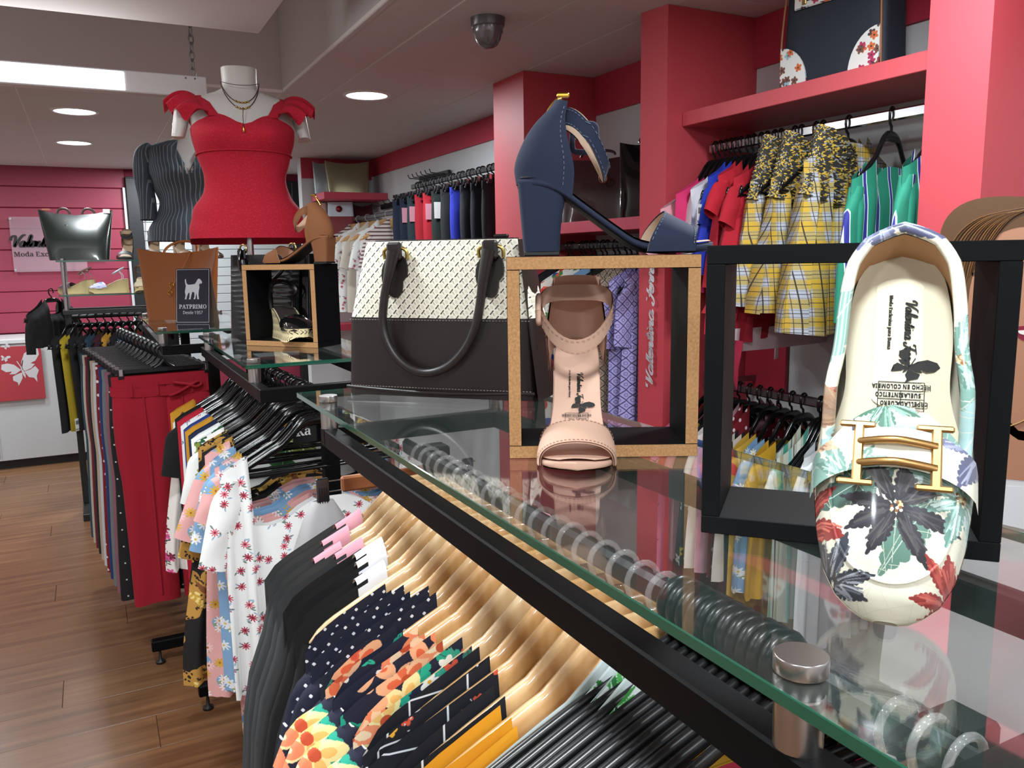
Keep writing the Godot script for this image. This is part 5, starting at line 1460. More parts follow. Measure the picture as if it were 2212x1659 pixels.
	for k in 33:
		var u := 0.0 + 0.5 * k / 32.0
		var y := 0.262 + 0.012 * sin(u * TAU) 
		sm.append((body.call(0.0085 + 0.014 * pow(0.28, 3), 0.0, 0.59) as Callable).call(u, y / 0.59))
	part("bust_seam", MB.new().tube(sm, 0.0026, 6), red, g)
	for s in [-1.0, 1.0]:
		var pth := curve([Vector3(s * 0.088, 0.39, 0.108), Vector3(s * 0.108, 0.43, 0.078), Vector3(s * 0.122, 0.47, 0.03), Vector3(s * 0.125, 0.481, -0.015), Vector3(s * 0.118, 0.45, -0.06), Vector3(s * 0.1, 0.38, -0.085)], 6)
		var stp := MB.new(); stp.grid(4, pth.size() - 1, func(u: float, w: float): var p: Vector3 = pth[roundi(w * (pth.size() - 1))]; return Vector3((p.x + s * (u - 0.5) * 0.036) * sc, base + p.y + 0.004 - absf(u - 0.5) * 0.004, p.z * sc), 0.04, 0.3)
		part("strap", stp, red, g)
		var fr := MB.new()
		fr.grid(10, 60, func(u: float, w: float):
			var p: Vector3 = pth[clampi(roundi(w * (pth.size() - 1)), 0, pth.size() - 1)]
			var q: float = w * (pth.size() - 1); var k0 := int(floor(minf(q, pth.size() - 1.001))); p = pth[k0].lerp(pth[k0 + 1], q - k0)
			var e := sin(PI * clampf(w * 1.02, 0, 1)); var ext := 0.11 * pow(e, 0.6)
			var wav := sin(w * 38) * 0.014 * u + sin(w * 23 + 1) * 0.008 * u
			return Vector3((p.x + s * (0.016 + ext * u * 0.86 + 0.0)) * sc, base + p.y + 0.006 + ext * u * 0.4 - ext * u * u * 0.85 + wav, (p.z * (1 + 0.25 * u)) * sc + wav * 0.8), 0.1, 0.4)
		part("frill", fr, red, g)
	var nk := thing("necklace", "layered dark cord necklace with gold beads on the torso", "necklace", at, yaw)
	nk.scale.y = 0.8
	var cord := mat("3a1418", 0.6); var gld := mat("c9a24a", 0.25, 1.0)
	for q in [[0.02, 0.5, 0.0012, 0], [0.085, 0.44, 0.0014, 1], [0.11, 0.42, 0.0014, 1]]:
		var ps := []
		for k in 21:
			var a := PI * k / 20.0 
			var drop: float = q[0] * pow(sin(a), 1.4)
			var y := 0.535 - drop
			var zz := 0.05 * sin(a) + 0.012
			if y < 0.515: zz = maxf(zz, lut(T2, y) + lut(T1, y) * sqrt(maxf(0.0, 1 - pow(cos(a) * 0.06 / maxf(0.06, lut(T0, y)), 2))) + 0.003)
			ps.append(Vector3(-cos(a) * 0.06, base + y, zz) * Vector3(sc, 1, sc))
		part("cord", MB.new().tube(ps, q[2], 5), cord, nk)
		if q[3]:
			for x in [-2, -1, 0, 1, 2]:
				var p: Vector3 = ps[10 + x]
				part("bead", MB.new().lathe([Vector2(0.0, -0.004), Vector2(0.0035, -0.002), Vector2(0.0035, 0.002), Vector2(0.0, 0.004)], 10), gld, nk).position = p + Vector3(0, 0, 0.003)
	var dp := [Vector3(0, base + 0.425, 0.112), Vector3(-0.003, base + 0.39, 0.128), Vector3(-0.004, base + 0.35, 0.142)]
	part("drop_cord", MB.new().tube(dp, 0.001, 5), cord, nk)
	part("pendant", MB.new().lathe([Vector2(0.0, -0.012), Vector2(0.003, -0.006), Vector2(0.002, 0.008), Vector2(0.0, 0.01)], 10), gld, nk).position = Vector3(-0.004, base + 0.34, 0.146)
func bay_rail(n: String, label: String, x: float, y: float, z0: float, z1: float, chrome := true) -> void:
	var o := thing(n, label, "clothes rail", Vector3(x, y, (z0 + z1) / 2))
	part("bar", MB.new().box(Vector3.ZERO, Vector3(0.012, 0.026, absf(z0 - z1)), 0.004), mat("b5b7ba", 0.22, 1.0) if chrome else mat("1c1d1f", 0.4), o)
	for s in [-1.0, 1.0]: part("bracket", MB.new().box(Vector3(0.09, 0.0, s * absf(z0 - z1) * 0.46), Vector3(0.19, 0.018, 0.008), 0.001), mat("8f9194", 0.3, 1.0), o)

func slab(n: String, label: String, a: Vector3, b: Vector3, ma: Material) -> void:
	solo(n, label, "shelf", MB.new().box(Vector3.ZERO, (b - a).abs(), 0.0015), ma, (a + b) / 2)

func bays() -> void:
	var red := mat("c0444e", 0.5)
	var hgrp := "black hangers on the upper rail of the near bay"
	# --- bay between the lettered fin and the near fin
	slab("wall_shelf", "pink shelf slab under the navy satchel bag", Vector3(1.575, 1.757, -1.948), Vector3(WR - 0.001, 1.797, -1.117), mat("c85058", 0.45))
	bay_rail("upper_rail", "chrome upper rail with tartan and jade striped blouses", 1.665, 1.695, -1.13, -1.93)
	var L := [
		[-1.19, "jade", "jade blouse with blue and white stripes beside the near fin", {"len": 0.5, "neck": 0.09, "dip": 0.05, "sleeve": 0.3, "sleeve_out": 0.12, "sleeve_w": 0.1, "sw": 0.17, "hem": 0.2, "y0": -0.06}],
		[-1.31, "jade", "jade striped blouse beside the ruffled tartan dress", {"len": 0.52, "neck": 0.09, "dip": 0.05, "sleeve": 0.3, "sleeve_out": 0.12, "sleeve_w": 0.1, "sw": 0.18, "hem": 0.2, "y0": -0.07}],
		[-1.43, "tartan", "yellow and grey tartan dress with crinkled ruffled bodice", {"len": 0.5, "neck": 0.06, "dip": 0.03, "sw": 0.17, "hem": 0.23, "amp": 0.014, "y0": -0.02}],
		[-1.53, "tartan", "yellow tartan dress with ruffled strap between its twins", {"len": 0.46, "neck": 0.09, "dip": 0.05, "sw": 0.17, "hem": 0.22, "amp": 0.014, "y0": -0.05}],
		[-1.6, "tartan", "yellow tartan dress beside the red peplum blouse", {"len": 0.44, "neck": 0.1, "dip": 0.06, "sw": 0.17, "hem": 0.21, "amp": 0.012, "y0": -0.05}],
		[-1.67, "a81226", "red peplum blouse with ruffled shoulders and price tag", {"len": 0.52, "neck": 0.09, "dip": 0.05, "sw": 0.16, "hem": 0.25, "amp": 0.016, "y0": -0.04, "sleeve": 0.12, "sleeve_out": 0.5}],
		[-1.72, "b01428", "red frilled blouse beside the royal blue dress", {"len": 0.4, "neck": 0.09, "sw": 0.17, "hem": 0.2, "amp": 0.014, "sleeve": 0.1, "sleeve_out": 0.6}],
		[-1.77, "1d33a8", "royal blue flared dress in the near bay", {"len": 0.36, "neck": 0.08, "sw": 0.16, "hem": 0.22, "amp": 0.012, "y0": -0.03, "sleeve": 0.12, "sleeve_out": 0.3}],
		[-1.82, "d6d3da", "white frilled blouse with price tag beside the hot pink one", {"len": 0.36, "neck": 0.1, "sw": 0.18, "hem": 0.19, "amp": 0.014, "y0": -0.05}],
		[-1.86, "cf2f6a", "hot pink blouse beside the lettered fin", {"len": 0.42, "neck": 0.1, "sw": 0.2, "hem": 0.18, "y0": -0.05}],
		[-1.905, "d59aa6", "pale pink blouse hanging at the lettered fin", {"len": 0.3, "neck": 0.12, "sw": 0.22, "hem": 0.2, "y0": -0.08, "sleeve": 0.14, "sleeve_out": 0.7}],
	]
	for k in L.size():
		var q: Array = L[k]
		var at := Vector3(1.665, 1.695, q[0])
		var p: Dictionary = q[3]; p.merge({"seed": 40 + k, "th": 0.022}, false)
		var tart: bool = q[1] == "tartan"
		var yw := 0.25 if k < 2 else 0.12
		hanger("plastic", at, yw, "black plastic hanger carrying the " + short(q[2]), hgrp, -1, 0.72)
		if k > 2: hanger("plastic", at + Vector3(0, 0, 0.022), 0.1, "spare black hanger in front of the " + short(q[2]), hgrp, -1, 0.72)
		var o := garment("dress" if q[2].contains("dress") else "blouse", q[2], "dress" if q[2].contains("dress") else "blouse", p, PR[q[1]] if PR.has(q[1]) else mat(q[1], 0.9), at, yw)
		if tart:
			part("ruffled_bodice", MB.new().grid(28, 40, func(u: float, t: float):
				var a: float = u * TAU
				var w := lerpf(0.07, 0.13, t)
				return Vector3(-0.05 + cos(a) * w + 0.005 * sin(t * 90 + a), -0.04 - t * 0.16 - 0.03 * cos(a), sin(a) * (0.026 + 0.005 * sin(t * 110 + a * 9))), 0.5, 0.3), PR.crinkle, o)
		if k in [5, 8]: price_tag(o, Vector3(-0.19, -0.33 if k == 5 else -0.2, 0.05), 0.0)
		if k == 5: part("peplum", MB.new().grid(30, 6, func(u: float, t: float): var a: float = u * TAU; return Vector3(cos(a) * (0.16 + 0.09 * t), -0.32 - 0.14 * t, sin(a) * (0.03 + 0.04 * t) + 0.01 * sin(a * 7) * t)), mat("a01024", 0.9), o)
	var hm := garment("dress", "dark crimson flared dress with a white under-hem in the near bay", "dress", {"len": 0.53, "sw": 0.16, "hem": 0.24, "y0": -0.2, "amp": 0.01, "th": 0.03, "neck": 0.08}, mat("8f1024", 0.9), Vector3(1.665, 1.695, -1.64), 0.1)
	part("under_hem", MB.new().grid(30, 6, func(u: float, t: float): var a: float = u * TAU; return Vector3(cos(a) * (0.225 + 0.01 * t), -0.5 - 0.06 * t, sin(a) * 0.035)), mat("c9b3bb", 0.9), hm)
	part("ribbon", MB.new().tube([Vector3(-0.19, -0.53, 0.03), Vector3(-0.2, -0.6, 0.03), Vector3(-0.188, -0.66, 0.03)], [0.02, 0.016, 0.002], 8, true, 0.2), mat("8a1030", 0.9), hm)
	# lower rail of the near bay
	bay_rail("lower_rail", "chrome lower rail with mint striped and pink blouses", 1.66, 1.0, -1.13, -1.93)
	var M := [
		[-1.4, "d4d9dc", "white blouse in a clear plastic cover on the lower rail", {"sw": 0.16, "hem": 0.17, "len": 0.62}],
		[-1.47, "mintstripe", "mint, white and black striped blouse on the lower rail", {"sw": 0.19, "neck": 0.07, "hem": 0.2, "len": 0.55}],
		[-1.53, "c79a22", "yellow blouse beside the mint striped one on the lower rail", {"sw": 0.2, "neck": 0.13}],
		[-1.57, "blueflower", "blue flowered blouse beside the yellow one on the lower rail", {"sw": 0.2, "neck": 0.13}],
		[-1.61, "fiesta", "orange and red print dress on the lower rail", {"sw": 0.2, "neck": 0.12, "len": 0.7}],
		[-1.65, "bars", "black and white barred blouse on the lower rail", {"sw": 0.2, "neck": 0.12}],
		[-1.69, "reddots", "maroon blouse with white dots on the lower rail", {"sw": 0.19, "neck": 0.06, "y0": -0.02}],
		[-1.73, "c99aa8", "pale pink ribbed blouse on the lower rail", {"sw": 0.2, "neck": 0.06, "y0": -0.02}],
		[-1.77, "d9d5d0", "plain white blouse on the lower rail", {"sw": 0.19}],
		[-1.81, "blackflower", "black blouse with yellow flowers on the lower rail", {"sw": 0.2}],
		[-1.84, "b5757f", "dusty rose ribbed knit on the lower rail", {"sw": 0.21}],
		[-1.87, "a81c2c", "scarlet sash dress on the lower rail", {"sw": 0.21, "len": 0.75}],
		[-1.9, "birds", "pink dress with small dark birds on the lower rail", {"sw": 0.22, "len": 0.75}],
	]
	for k in M.size():
		var q: Array = M[k]
		var at := Vector3(1.66, 1.0, q[0])
		hanger("plastic", at, 0.15, "black plastic hanger carrying the " + short(q[2]), "black hangers on the lower rail", -1, 0.8)
		var p: Dictionary = q[3]; p.merge({"len": 0.5, "neck": 0.1, "seed": 70 + k, "th": 0.014, "hem": 0.22, "y0": -0.032, "sleeve": 0.14, "sleeve_out": 0.4}, false)
		garment("dress" if q[2].contains("dress") else "blouse", q[2], "dress" if q[2].contains("dress") else "blouse", p, PR[q[1]] if PR.has(q[1]) else mat(q[1], 0.9), at, 0.15)
	for k in 12:
		hanger("plastic", Vector3(1.66, 1.0, -1.33 - k * 0.013), 0.15, "black plastic hanger bunched at the rail end by the plastic cover", "bunched hangers on the lower rail", -1, 0.8)
	var pc := MB.new()
	for sd in [-1.0, 1.0]: pc.grid(16, 16, func(u: float, t: float): return Vector3((u * 2 - 1) * (0.1 + 0.09 * minf(1, t * 4)), -0.08 - 0.6 * t, sd * (0.022 + 0.004 * sin(u * 30 + t * 17))))
	solo("plastic_cover", "clear plastic garment cover round the white blouse", "cover", pc, clear("ffffff", 0.1, 0.12), Vector3(1.66, 1.0, -1.4), 0.15)
	# red board with a white outline behind the lower rail
	var rb := thing("wall_board", "red board with a white rounded outline behind the lower rail", "sign", Vector3(WR - 0.012, 1.12, -1.86))
	part("board", MB.new().box(Vector3.ZERO, Vector3(0.012, 0.34, 0.17), 0.001), mat("9f2034", 0.6), rb)
	part("outline", MB.new().tube(curve([Vector3(-0.008, 0.11, -0.06), Vector3(-0.008, 0.11, 0.04), Vector3(-0.008, 0.08, 0.055), Vector3(-0.008, -0.05, 0.055)], 4), 0.014, 8, true, 0.1), mat("c9bfc2", 0.7), rb)
	# navy satchel
	var s := thing("satchel", "navy satchel with flowered corners and piped edges on the shelf", "handbag", Vector3(1.685, 1.797, -1.478), -PI / 2 + 0.12)
	part("body", bag_body(0.29, 0.27, 0.275, 0.11, 0.09, 0.006), mat("18222e", 0.7), s)
	for sd in [-1.0, 1.0]:
		part("piping", MB.new().tube(curve([Vector3(sd * 0.137, 0.0, 0.052), Vector3(sd * 0.136, 0.1, 0.057), Vector3(sd * 0.13, 0.2, 0.054), Vector3(sd * 0.125, 0.27, 0.045)], 5), 0.0026, 6), mat("8a5a38", 0.6), s)
		var po := PackedVector2Array([Vector2(sd * 0.135, 0.004)])
		for k in 11:
			var a := PI / 2 * k / 10.0
			po.append(Vector2(sd * (0.135 - 0.078 * cos(a)), 0.004 + 0.098 * sin(a)))
		var m := MB.new(); part("flowered_corner", m.prism(po, 0.056, 0.0605), PR.satchel, s)
	part("flowered_band", MB.new().box(Vector3(0.0, 0.21, 0.058), Vector3(0.2, 0.05, 0.006), 0.003), PR.satchel, s)
	part("band_slot", MB.new().box(Vector3(0.012, 0.208, 0.0615), Vector3(0.15, 0.018, 0.002), 0.0008), mat("111820", 0.6), s)
	part("buckle", MB.new().box(Vector3(-0.068, 0.205, 0.063), Vector3(0.012, 0.026, 0.005), 0.0015), mat("b9a06a", 0.3, 1.0), s)
	part("handle", handle(-0.06, 0.06, 0.27, 0.04, 0.0, 0.006), mat("18222e", 0.6), s)
	slab("wall_shelf", "short red shelf slab beyond the near fin", Vector3(1.6, 1.905, -0.984), Vector3(WR - 0.001, 1.955, 0.4), red)
	# --- lettering on the fin
	var lt := thing("fin_lettering", "white script shop name running up the lettered red fin", "lettering", Vector3(1.497, 0.99, -1.972), 0)
	lt.transform.basis = Basis(Vector3(0, 1, 0), Vector3(0.19, 0, -0.98).normalized(), Vector3(-0.98, 0, -0.19).normalized())
	part("script", script("Valentina Ferrer", 0.037, 0.0085), mat("dcd6da", 0.6), lt)
	# --- bay with lilac blouses and bags
	slab("wall_shelf", "red shelf slab under the maroon and black patent bags", Vector3(1.56, 1.47, -2.838), Vector3(WR - 0.001, 1.51, -2.052), mat("c03a50", 0.5))
	bay_rail("patterned_rail", "dark rail with lilac and sand lattice blouses under the bags", 1.66, 1.425, -2.06, -2.83, false)
	var mb := tote("maroon_tote", "dark maroon tote with gold emblem on the red shelf", Vector3(1.69, 1.511, -2.56), -PI / 2 + 0.5, 0.28, 0.3, 0.24, 0.1, mat("2e0c12", 0.25, 0, 0.5))
	part("emblem", ring(Vector3(0.05, 0.15, 0.062), 0.016, 0.004), mat("6a3a2a", 0.4, 0.7), mb)
	part("handle", handle(-0.07, 0.07, 0.235, 0.02, 0.01, 0.005), mat("2e0c12", 0.25, 0, 0.5), mb)
	var pb := tote("black_tote", "glossy black patent tote with gold emblem on the red shelf", Vector3(1.68, 1.511, -2.2), -PI / 2 + 0.5, 0.24, 0.27, 0.25, 0.1, mat("0b0c0d", 0.1, 0, 1.0))
	part("emblem", ring(Vector3(0.09, 0.16, 0.058), 0.018, 0.004), mat("a9803a", 0.3, 0.9), pb)
	part("handle", handle(-0.06, 0.06, 0.24, 0.03, 0.01, 0.005), mat("0b0c0d", 0.1, 0, 1.0), pb)
	var N := [[-2.13, "lilac", "lilac blouse with navy lattice beside the lettered fin", 0.17], [-2.19, "lilac", "lilac lattice blouse behind its twin", 0.19], [-2.25, "sand", "sand coloured blouse with dark lattice beside the lilac one", 0.19], [-2.31, "sand", "sand lattice blouse behind its twin", 0.2], [-2.38, "blackspray", "black spray print blouse between lattice and poppies", 0.2], [-2.46, "blueflower", "blue and white flowered blouse beside the poppy print", 0.2], [-2.53, "poppy", "white blouse with red and blue poppies under the maroon bag", 0.2], [-2.6, "poppy", "poppy print blouse behind its twin", 0.21], [-2.7, "17181b", "black blouse at the end of the patterned rail", 0.2]]
	for k in N.size():
		var q: Array = N[k]
		var at := Vector3(1.66, 1.425, q[0])
		hanger("plastic", at, 0.1, "black plastic hanger carrying the " + short(q[2]), "black hangers on the patterned rail", -1, 0.8)
		hanger("plastic", at + Vector3(0, 0, -0.028), 0.08, "spare black hanger behind the " + short(q[2]), "black hangers on the patterned rail", -1, 0.8)
		garment("blouse", q[2], "blouse", {"sw": q[3], "neck": 0.09, "dip": 0.05, "len": 0.72, "hem": 0.19, "sleeve": 0.2, "sleeve_out": 0.15, "sleeve_w": 0.11, "seed": 90 + k, "th": 0.02, "amp": 0.008, "y0": -0.034}, PR[q[1]] if PR.has(q[1]) else mat(q[1], 0.9), at, 0.1)
	# --- far bay: trousers, skirts and pale blouses
	bay_rail("far_rail", "black rail of dark trousers in the far bay", 1.67, 1.79, -3.14, -4.45, false)
	var D := [["13141a", "black"], ["15171f", "midnight"], ["1a1c22", "ink black"], ["1d2a9c", "royal blue"], ["18191c", "jet black"], ["17211f", "bottle green"], ["a3182a", "bright red"], ["9c1526", "crimson"], ["1f2f36", "dark teal"], ["141c30", "dark navy"], ["1a2238", "navy"]]
	for k in D.size():
		var at := Vector3(1.67, 1.79, -3.2 - k * 0.115)
		hanger("clip", at, 0.0, "black clip hanger carrying the %s trousers of the far bay" % D[k][1], "clip hangers on the far bay rail")
		hanger("clip", at + Vector3(0, 0, 0.04), 0.0, "spare black clip hanger before the %s trousers of the far bay" % D[k][1], "clip hangers on the far bay rail")
		var o := trousers("trousers", D[k][1] + " trousers clipped by the waist in the far bay", mat(D[k][0], 0.9), at, {"w": 0.15, "len": 0.8, "th": 0.024, "hem": 0.08})
		if k in [5, 6, 8, 9]: price_tag(o, Vector3(-0.13, -0.17, 0.03), 0.0, 1.5, "d9d9da" if k == 5 else "cf8fa0")
	var P := [["brownline", "white blouse with fine brown lines on a light wooden hanger"], ["daisy", "white blouse with grey flowers on a light wooden hanger"], ["cfc6b8", "plain cream blouse on a light wooden hanger in the far bay"], ["daisy", "grey flowered blouse between cream and striped ones"], ["brownline", "pale striped blouse at the far end of the wall"]]
	for k in P.size():
		var at := Vector3(1.64, 1.66, -4.6 - k * 0.2)
		hanger("wood", at, 0.0, "light wooden hanger carrying the " + short(P[k][1]), "light wooden hangers on the wall bars", 1)
		garment("blouse", P[k][1], "blouse", {"len": 0.6, "sw": 0.2, "neck": 0.06, "hem": 0.22, "seed": 110 + k, "th": 0.03, "sleeve": 0.2, "sleeve_out": 0.3}, PR[P[k][0]] if PR.has(P[k][0]) else mat(P[k][0], 0.9), at)
	for q in [[1.745, -4.75, -5.5, "lower"], [1.86, -4.3, -4.75, "upper"]]:
		var o := thing("wall_bar", "black slotted wall bar with pins, the %s of two" % q[3], "wall rail", Vector3(WR - 0.02, q[0], (q[1] + q[2]) / 2))
		part("bar", MB.new().box(Vector3.ZERO, Vector3(0.02, 0.036, absf(q[1] - q[2])), 0.002), mat("141517", 0.4), o)
		for k in 6: part("pin", MB.new().tube([Vector3(-0.01, 0, 0), Vector3(-0.09, 0.004, 0), Vector3(-0.1, 0.024, 0)], 0.003, 6), mat("17181a", 0.4), o).position.z = (k - 2.5) * absf(q[1] - q[2]) / 6.5
	bay_rail("pale_rail", "thin rail of pale blouses at the far end of the wall", 1.64, 1.66, -4.5, -5.5, false)
	# --- corner shelves on the partition
	var pz := -5.78
	for q in [[1.79, "topmost", 1.42, 0.34], [1.5, "middle", 1.42, 0.2], [1.18, "third", 1.42, 0.2], [0.9, "lowest", 1.42, 0.2]]:
		slab("corner_shelf", "pink corner shelf, %s of the stack on the partition" % q[1], Vector3(q[2], q[0], pz + 0.016), Vector3(WR - 0.002, q[0] + 0.045, pz + 0.016 + q[3]), mat("c8455a", 0.5))
	tote("gold_bag", "crumpled gold metallic bag on the topmost corner shelf", Vector3(1.63, 1.836, pz + 0.2), -0.2, 0.27, 0.3, 0.22, 0.1, mat("9a9478", 0.3, 0.7))
	tote("silver_bag", "silver grey metallic bag beside the gold one", Vector3(1.47, 1.836, pz + 0.14), -0.4, 0.1, 0.12, 0.22, 0.08, mat("83878a", 0.35, 0.6))
	var cb := thing("colour_block_bag", "pink, white and crimson colour-block handbag on the middle shelf", "handbag", Vector3(1.55, 1.546, pz + 0.12), -0.25)
	part("side_panel", bag_body(0.1, 0.09, 0.23, 0.1, 0.06, 0.004), mat("c49a8c", 0.6), cb)
	cb.get_child(0).position.x = -0.1
	part("lower_panel", bag_body(0.2, 0.19, 0.14, 0.1, 0.08, 0.005), mat("7c1826", 0.5), cb)
	cb.get_child(1).position.x = 0.04
	part("upper_panel", bag_body(0.18, 0.17, 0.1, 0.08, 0.05, 0.002), mat("c2ced8", 0.5), cb)
	cb.get_child(2).position = Vector3(0.04, 0.138, 0)
	part("flap", MB.new().lathe([Vector2(0.0, -0.003), Vector2(0.022, 0.0), Vector2(0.0, 0.003)], 14), mat("7c1826", 0.4), cb).transform = Transform3D(Basis(Vector3.RIGHT, PI / 2), Vector3(0.03, 0.19, 0.042))
	var bb := tote("burgundy_bag", "slouchy burgundy bag with a tassel on the middle shelf", Vector3(1.75, 1.546, pz + 0.12), -0.4, 0.16, 0.14, 0.23, 0.1, mat("3a0d16", 0.3, 0, 0.5))
	part("tassel", MB.new().tube([Vector3(-0.05, 0.12, 0.06), Vector3(-0.07, 0.0, 0.1), Vector3(-0.072, -0.06, 0.11)], [0.004, 0.004, 0.012], 8), mat("3a0d16", 0.4), bb)
	tote("dark_green_bag", "dark green bag beside the colour-block one on the middle shelf", Vector3(1.45, 1.546, pz + 0.1), -0.4, 0.06, 0.08, 0.2, 0.07, mat("1a2420", 0.4))
	for k in 3:
		var j := MB.new()
		j.grid(20, 10, func(u: float, t: float): var a: float = u * TAU; return Vector3((t - 0.5) * 0.17, 0.035 + sin(a) * 0.032, cos(a) * (0.075 - 0.01 * sin(t * 20))))
		solo("folded_jeans", ["dark folded jeans on top of the jeans pile", "mid blue folded jeans in the jeans pile", "pale folded shirt under the jeans"][k], "jeans", j, mat(["1b232e", "24344e", "a9b0b6"][k], 0.9), Vector3(1.58 + 0.02 * k, 1.225 + 0.066 * (2 - k), pz + 0.12), 0.3 * (k - 1))
	var kb := tote("grey_bag", "grey bag standing on the third corner shelf", Vector3(1.76, 1.226, pz + 0.1), -0.3, 0.12, 0.12, 0.22, 0.06, mat("5d6266", 0.6))

func poster() -> void:
	# a cut-out photograph of a smiling woman, printed on board and stood beside the near fin
	var xw := 1.38
	var o := thing("portrait_standee", "cut-out portrait of a smiling brown-haired woman beside the near fin", "poster", Vector3(xw, 0, 0))
	var pts := func(a: Array) -> PackedVector2Array:
		var q := []
		for p in a:
			var w := ax(p[0], p[1], xw); q.append(Vector2(-w.z, w.y))
		q.append(q[0])
		var out := PackedVector2Array()
		for p in curve(q, 4): out.append(p)
		out.remove_at(out.size() - 1)
		return out
	var put := func(n: String, a: Array, hex: String, lay: int, parent: Node) -> MeshInstance3D:
		var m := MB.new(); m.xf = Transform3D(Basis(Vector3(0, 0, -1), Vector3.UP, Vector3.RIGHT), Vector3.ZERO)
		# thickness runs towards the shop (-x)
		return part(n, m.prism(pts.call(a), -0.0006 * lay - (0.0 if lay else 0.0), 0.01 if lay == 0 else -0.0006 * lay + 0.0006), mat(hex, 0.35), parent)
	put.call("body_board", [[1990, 1010], [2015, 900], [2035, 790], [2060, 720], [2090, 580], [2180, 480], [2340, 500], [2425, 650], [2430, 850], [2500, 960], [2640, 1100], [2640, 1700], [1930, 1700], [1940, 1150]], "c9c9cb", 0, o)
	var hair: MeshInstance3D = put.call("hair", [[2032, 660], [2026, 560], [2040, 480], [2090, 436], [2180, 424], [2300, 440], [2400, 500], [2440, 640], [2440, 800], [2400, 900], [2380, 700], [2340, 560], [2260, 500], [2200, 490], [2140, 520], [2100, 600], [2085, 700], [2060, 740], [2040, 720]], "5a3d24", 2, o)
	for k in 14:
		var hp := []
		for p in [[2040 + k * 6, 690 - k * 10], [2040 + k * 8, 600 - k * 6], [2062 + k * 10, 520 - k * 4], [2120 + k * 12, 470 - k * 2], [2230 + k * 8, 446 + k * 3]]: hp.append(ax(p[0], p[1], xw) - Vector3(xw, 0, 0) + Vector3(-0.0016, 0, 0))
		part("hair_strand", MB.new().tube(curve(hp, 5), [0.0004, 0.001, 0.0014, 0.0016, 0.0016, 0.0016, 0.0016, 0.0016, 0.0016, 0.0016, 0.0016, 0.0016, 0.0016, 0.0016, 0.0016, 0.0014, 0.0012, 0.001, 0.0008, 0.0006, 0.0003], 5), mat(["6b4829", "4c331f", "76522f"][k % 3], 0.4), hair)
	put.call("face", [[2060, 640], [2075, 580], [2110, 520], [2180, 490], [2260, 500], [2340, 560], [2375, 680], [2380, 780], [2340, 860], [2270, 930], [2200, 950], [2140, 880], [2090, 790], [2065, 710]], "a5765c", 1, o)
	put.call("neck", [[2040, 760], [2080, 740], [2120, 800], [2200, 930], [2300, 900], [2420, 900], [2480, 1010], [2300, 1040], [2140, 1030], [2010, 1000], [2025, 860]], "a8785e", 1, o)
	put.call("shirt", [[1990, 1010], [2020, 1005], [2060, 1020], [2140, 1045], [2240, 1050], [2400, 1030], [2520, 1000], [2640, 1100], [2640, 1690], [1930, 1690], [1940, 1150]], "cfcfd2", 2, o)
	put.call("eyebrow", [[2100, 590], [2130, 578], [2160, 582], [2130, 584], [2102, 596]], "4a3020", 2, o)
	put.call("eyelid", [[2110, 622], [2140, 610], [2170, 618], [2140, 616], [2112, 627]], "5a3524", 2, o)
	put.call("lip", [[2190, 708], [2212, 704], [2260, 704], [2310, 706], [2300, 730], [2250, 742], [2212, 736], [2196, 724]], "7a1c34", 2, o)
	put.call("teeth", [[2200, 714], [2240, 712], [2298, 713], [2250, 726], [2208, 722]], "d8d4d0", 3, o)
	put.call("shirt_fold", [[2160, 1130], [2190, 1138], [2240, 1150], [2238, 1154], [2188, 1144], [2160, 1136]], "8f8a84", 3, o)
	var ch := MB.new(); var cp := []
	for p in [[2070, 855], [2085, 875], [2110, 905], [2150, 925], [2190, 918], [2220, 905]]: cp.append(ax(p[0], p[1], xw) - Vector3(xw, 0, 0) + Vector3(-0.002, 0, 0))
	part("printed_chain", ch.tube(curve(cp, 4), 0.0012, 4), mat("b08a5a", 0.4), o)
	part("stand_foot", MB.new().box(Vector3(0.02, 0.004, -0.72), Vector3(0.09, 0.008, 0.3), 0.002), mat("1c1c1e", 0.5), o)
	part("stand_post", MB.new().box(Vector3(0.02, 0.42, -0.72), Vector3(0.014, 0.83, 0.03), 0.002), mat("1c1c1e", 0.5), o)
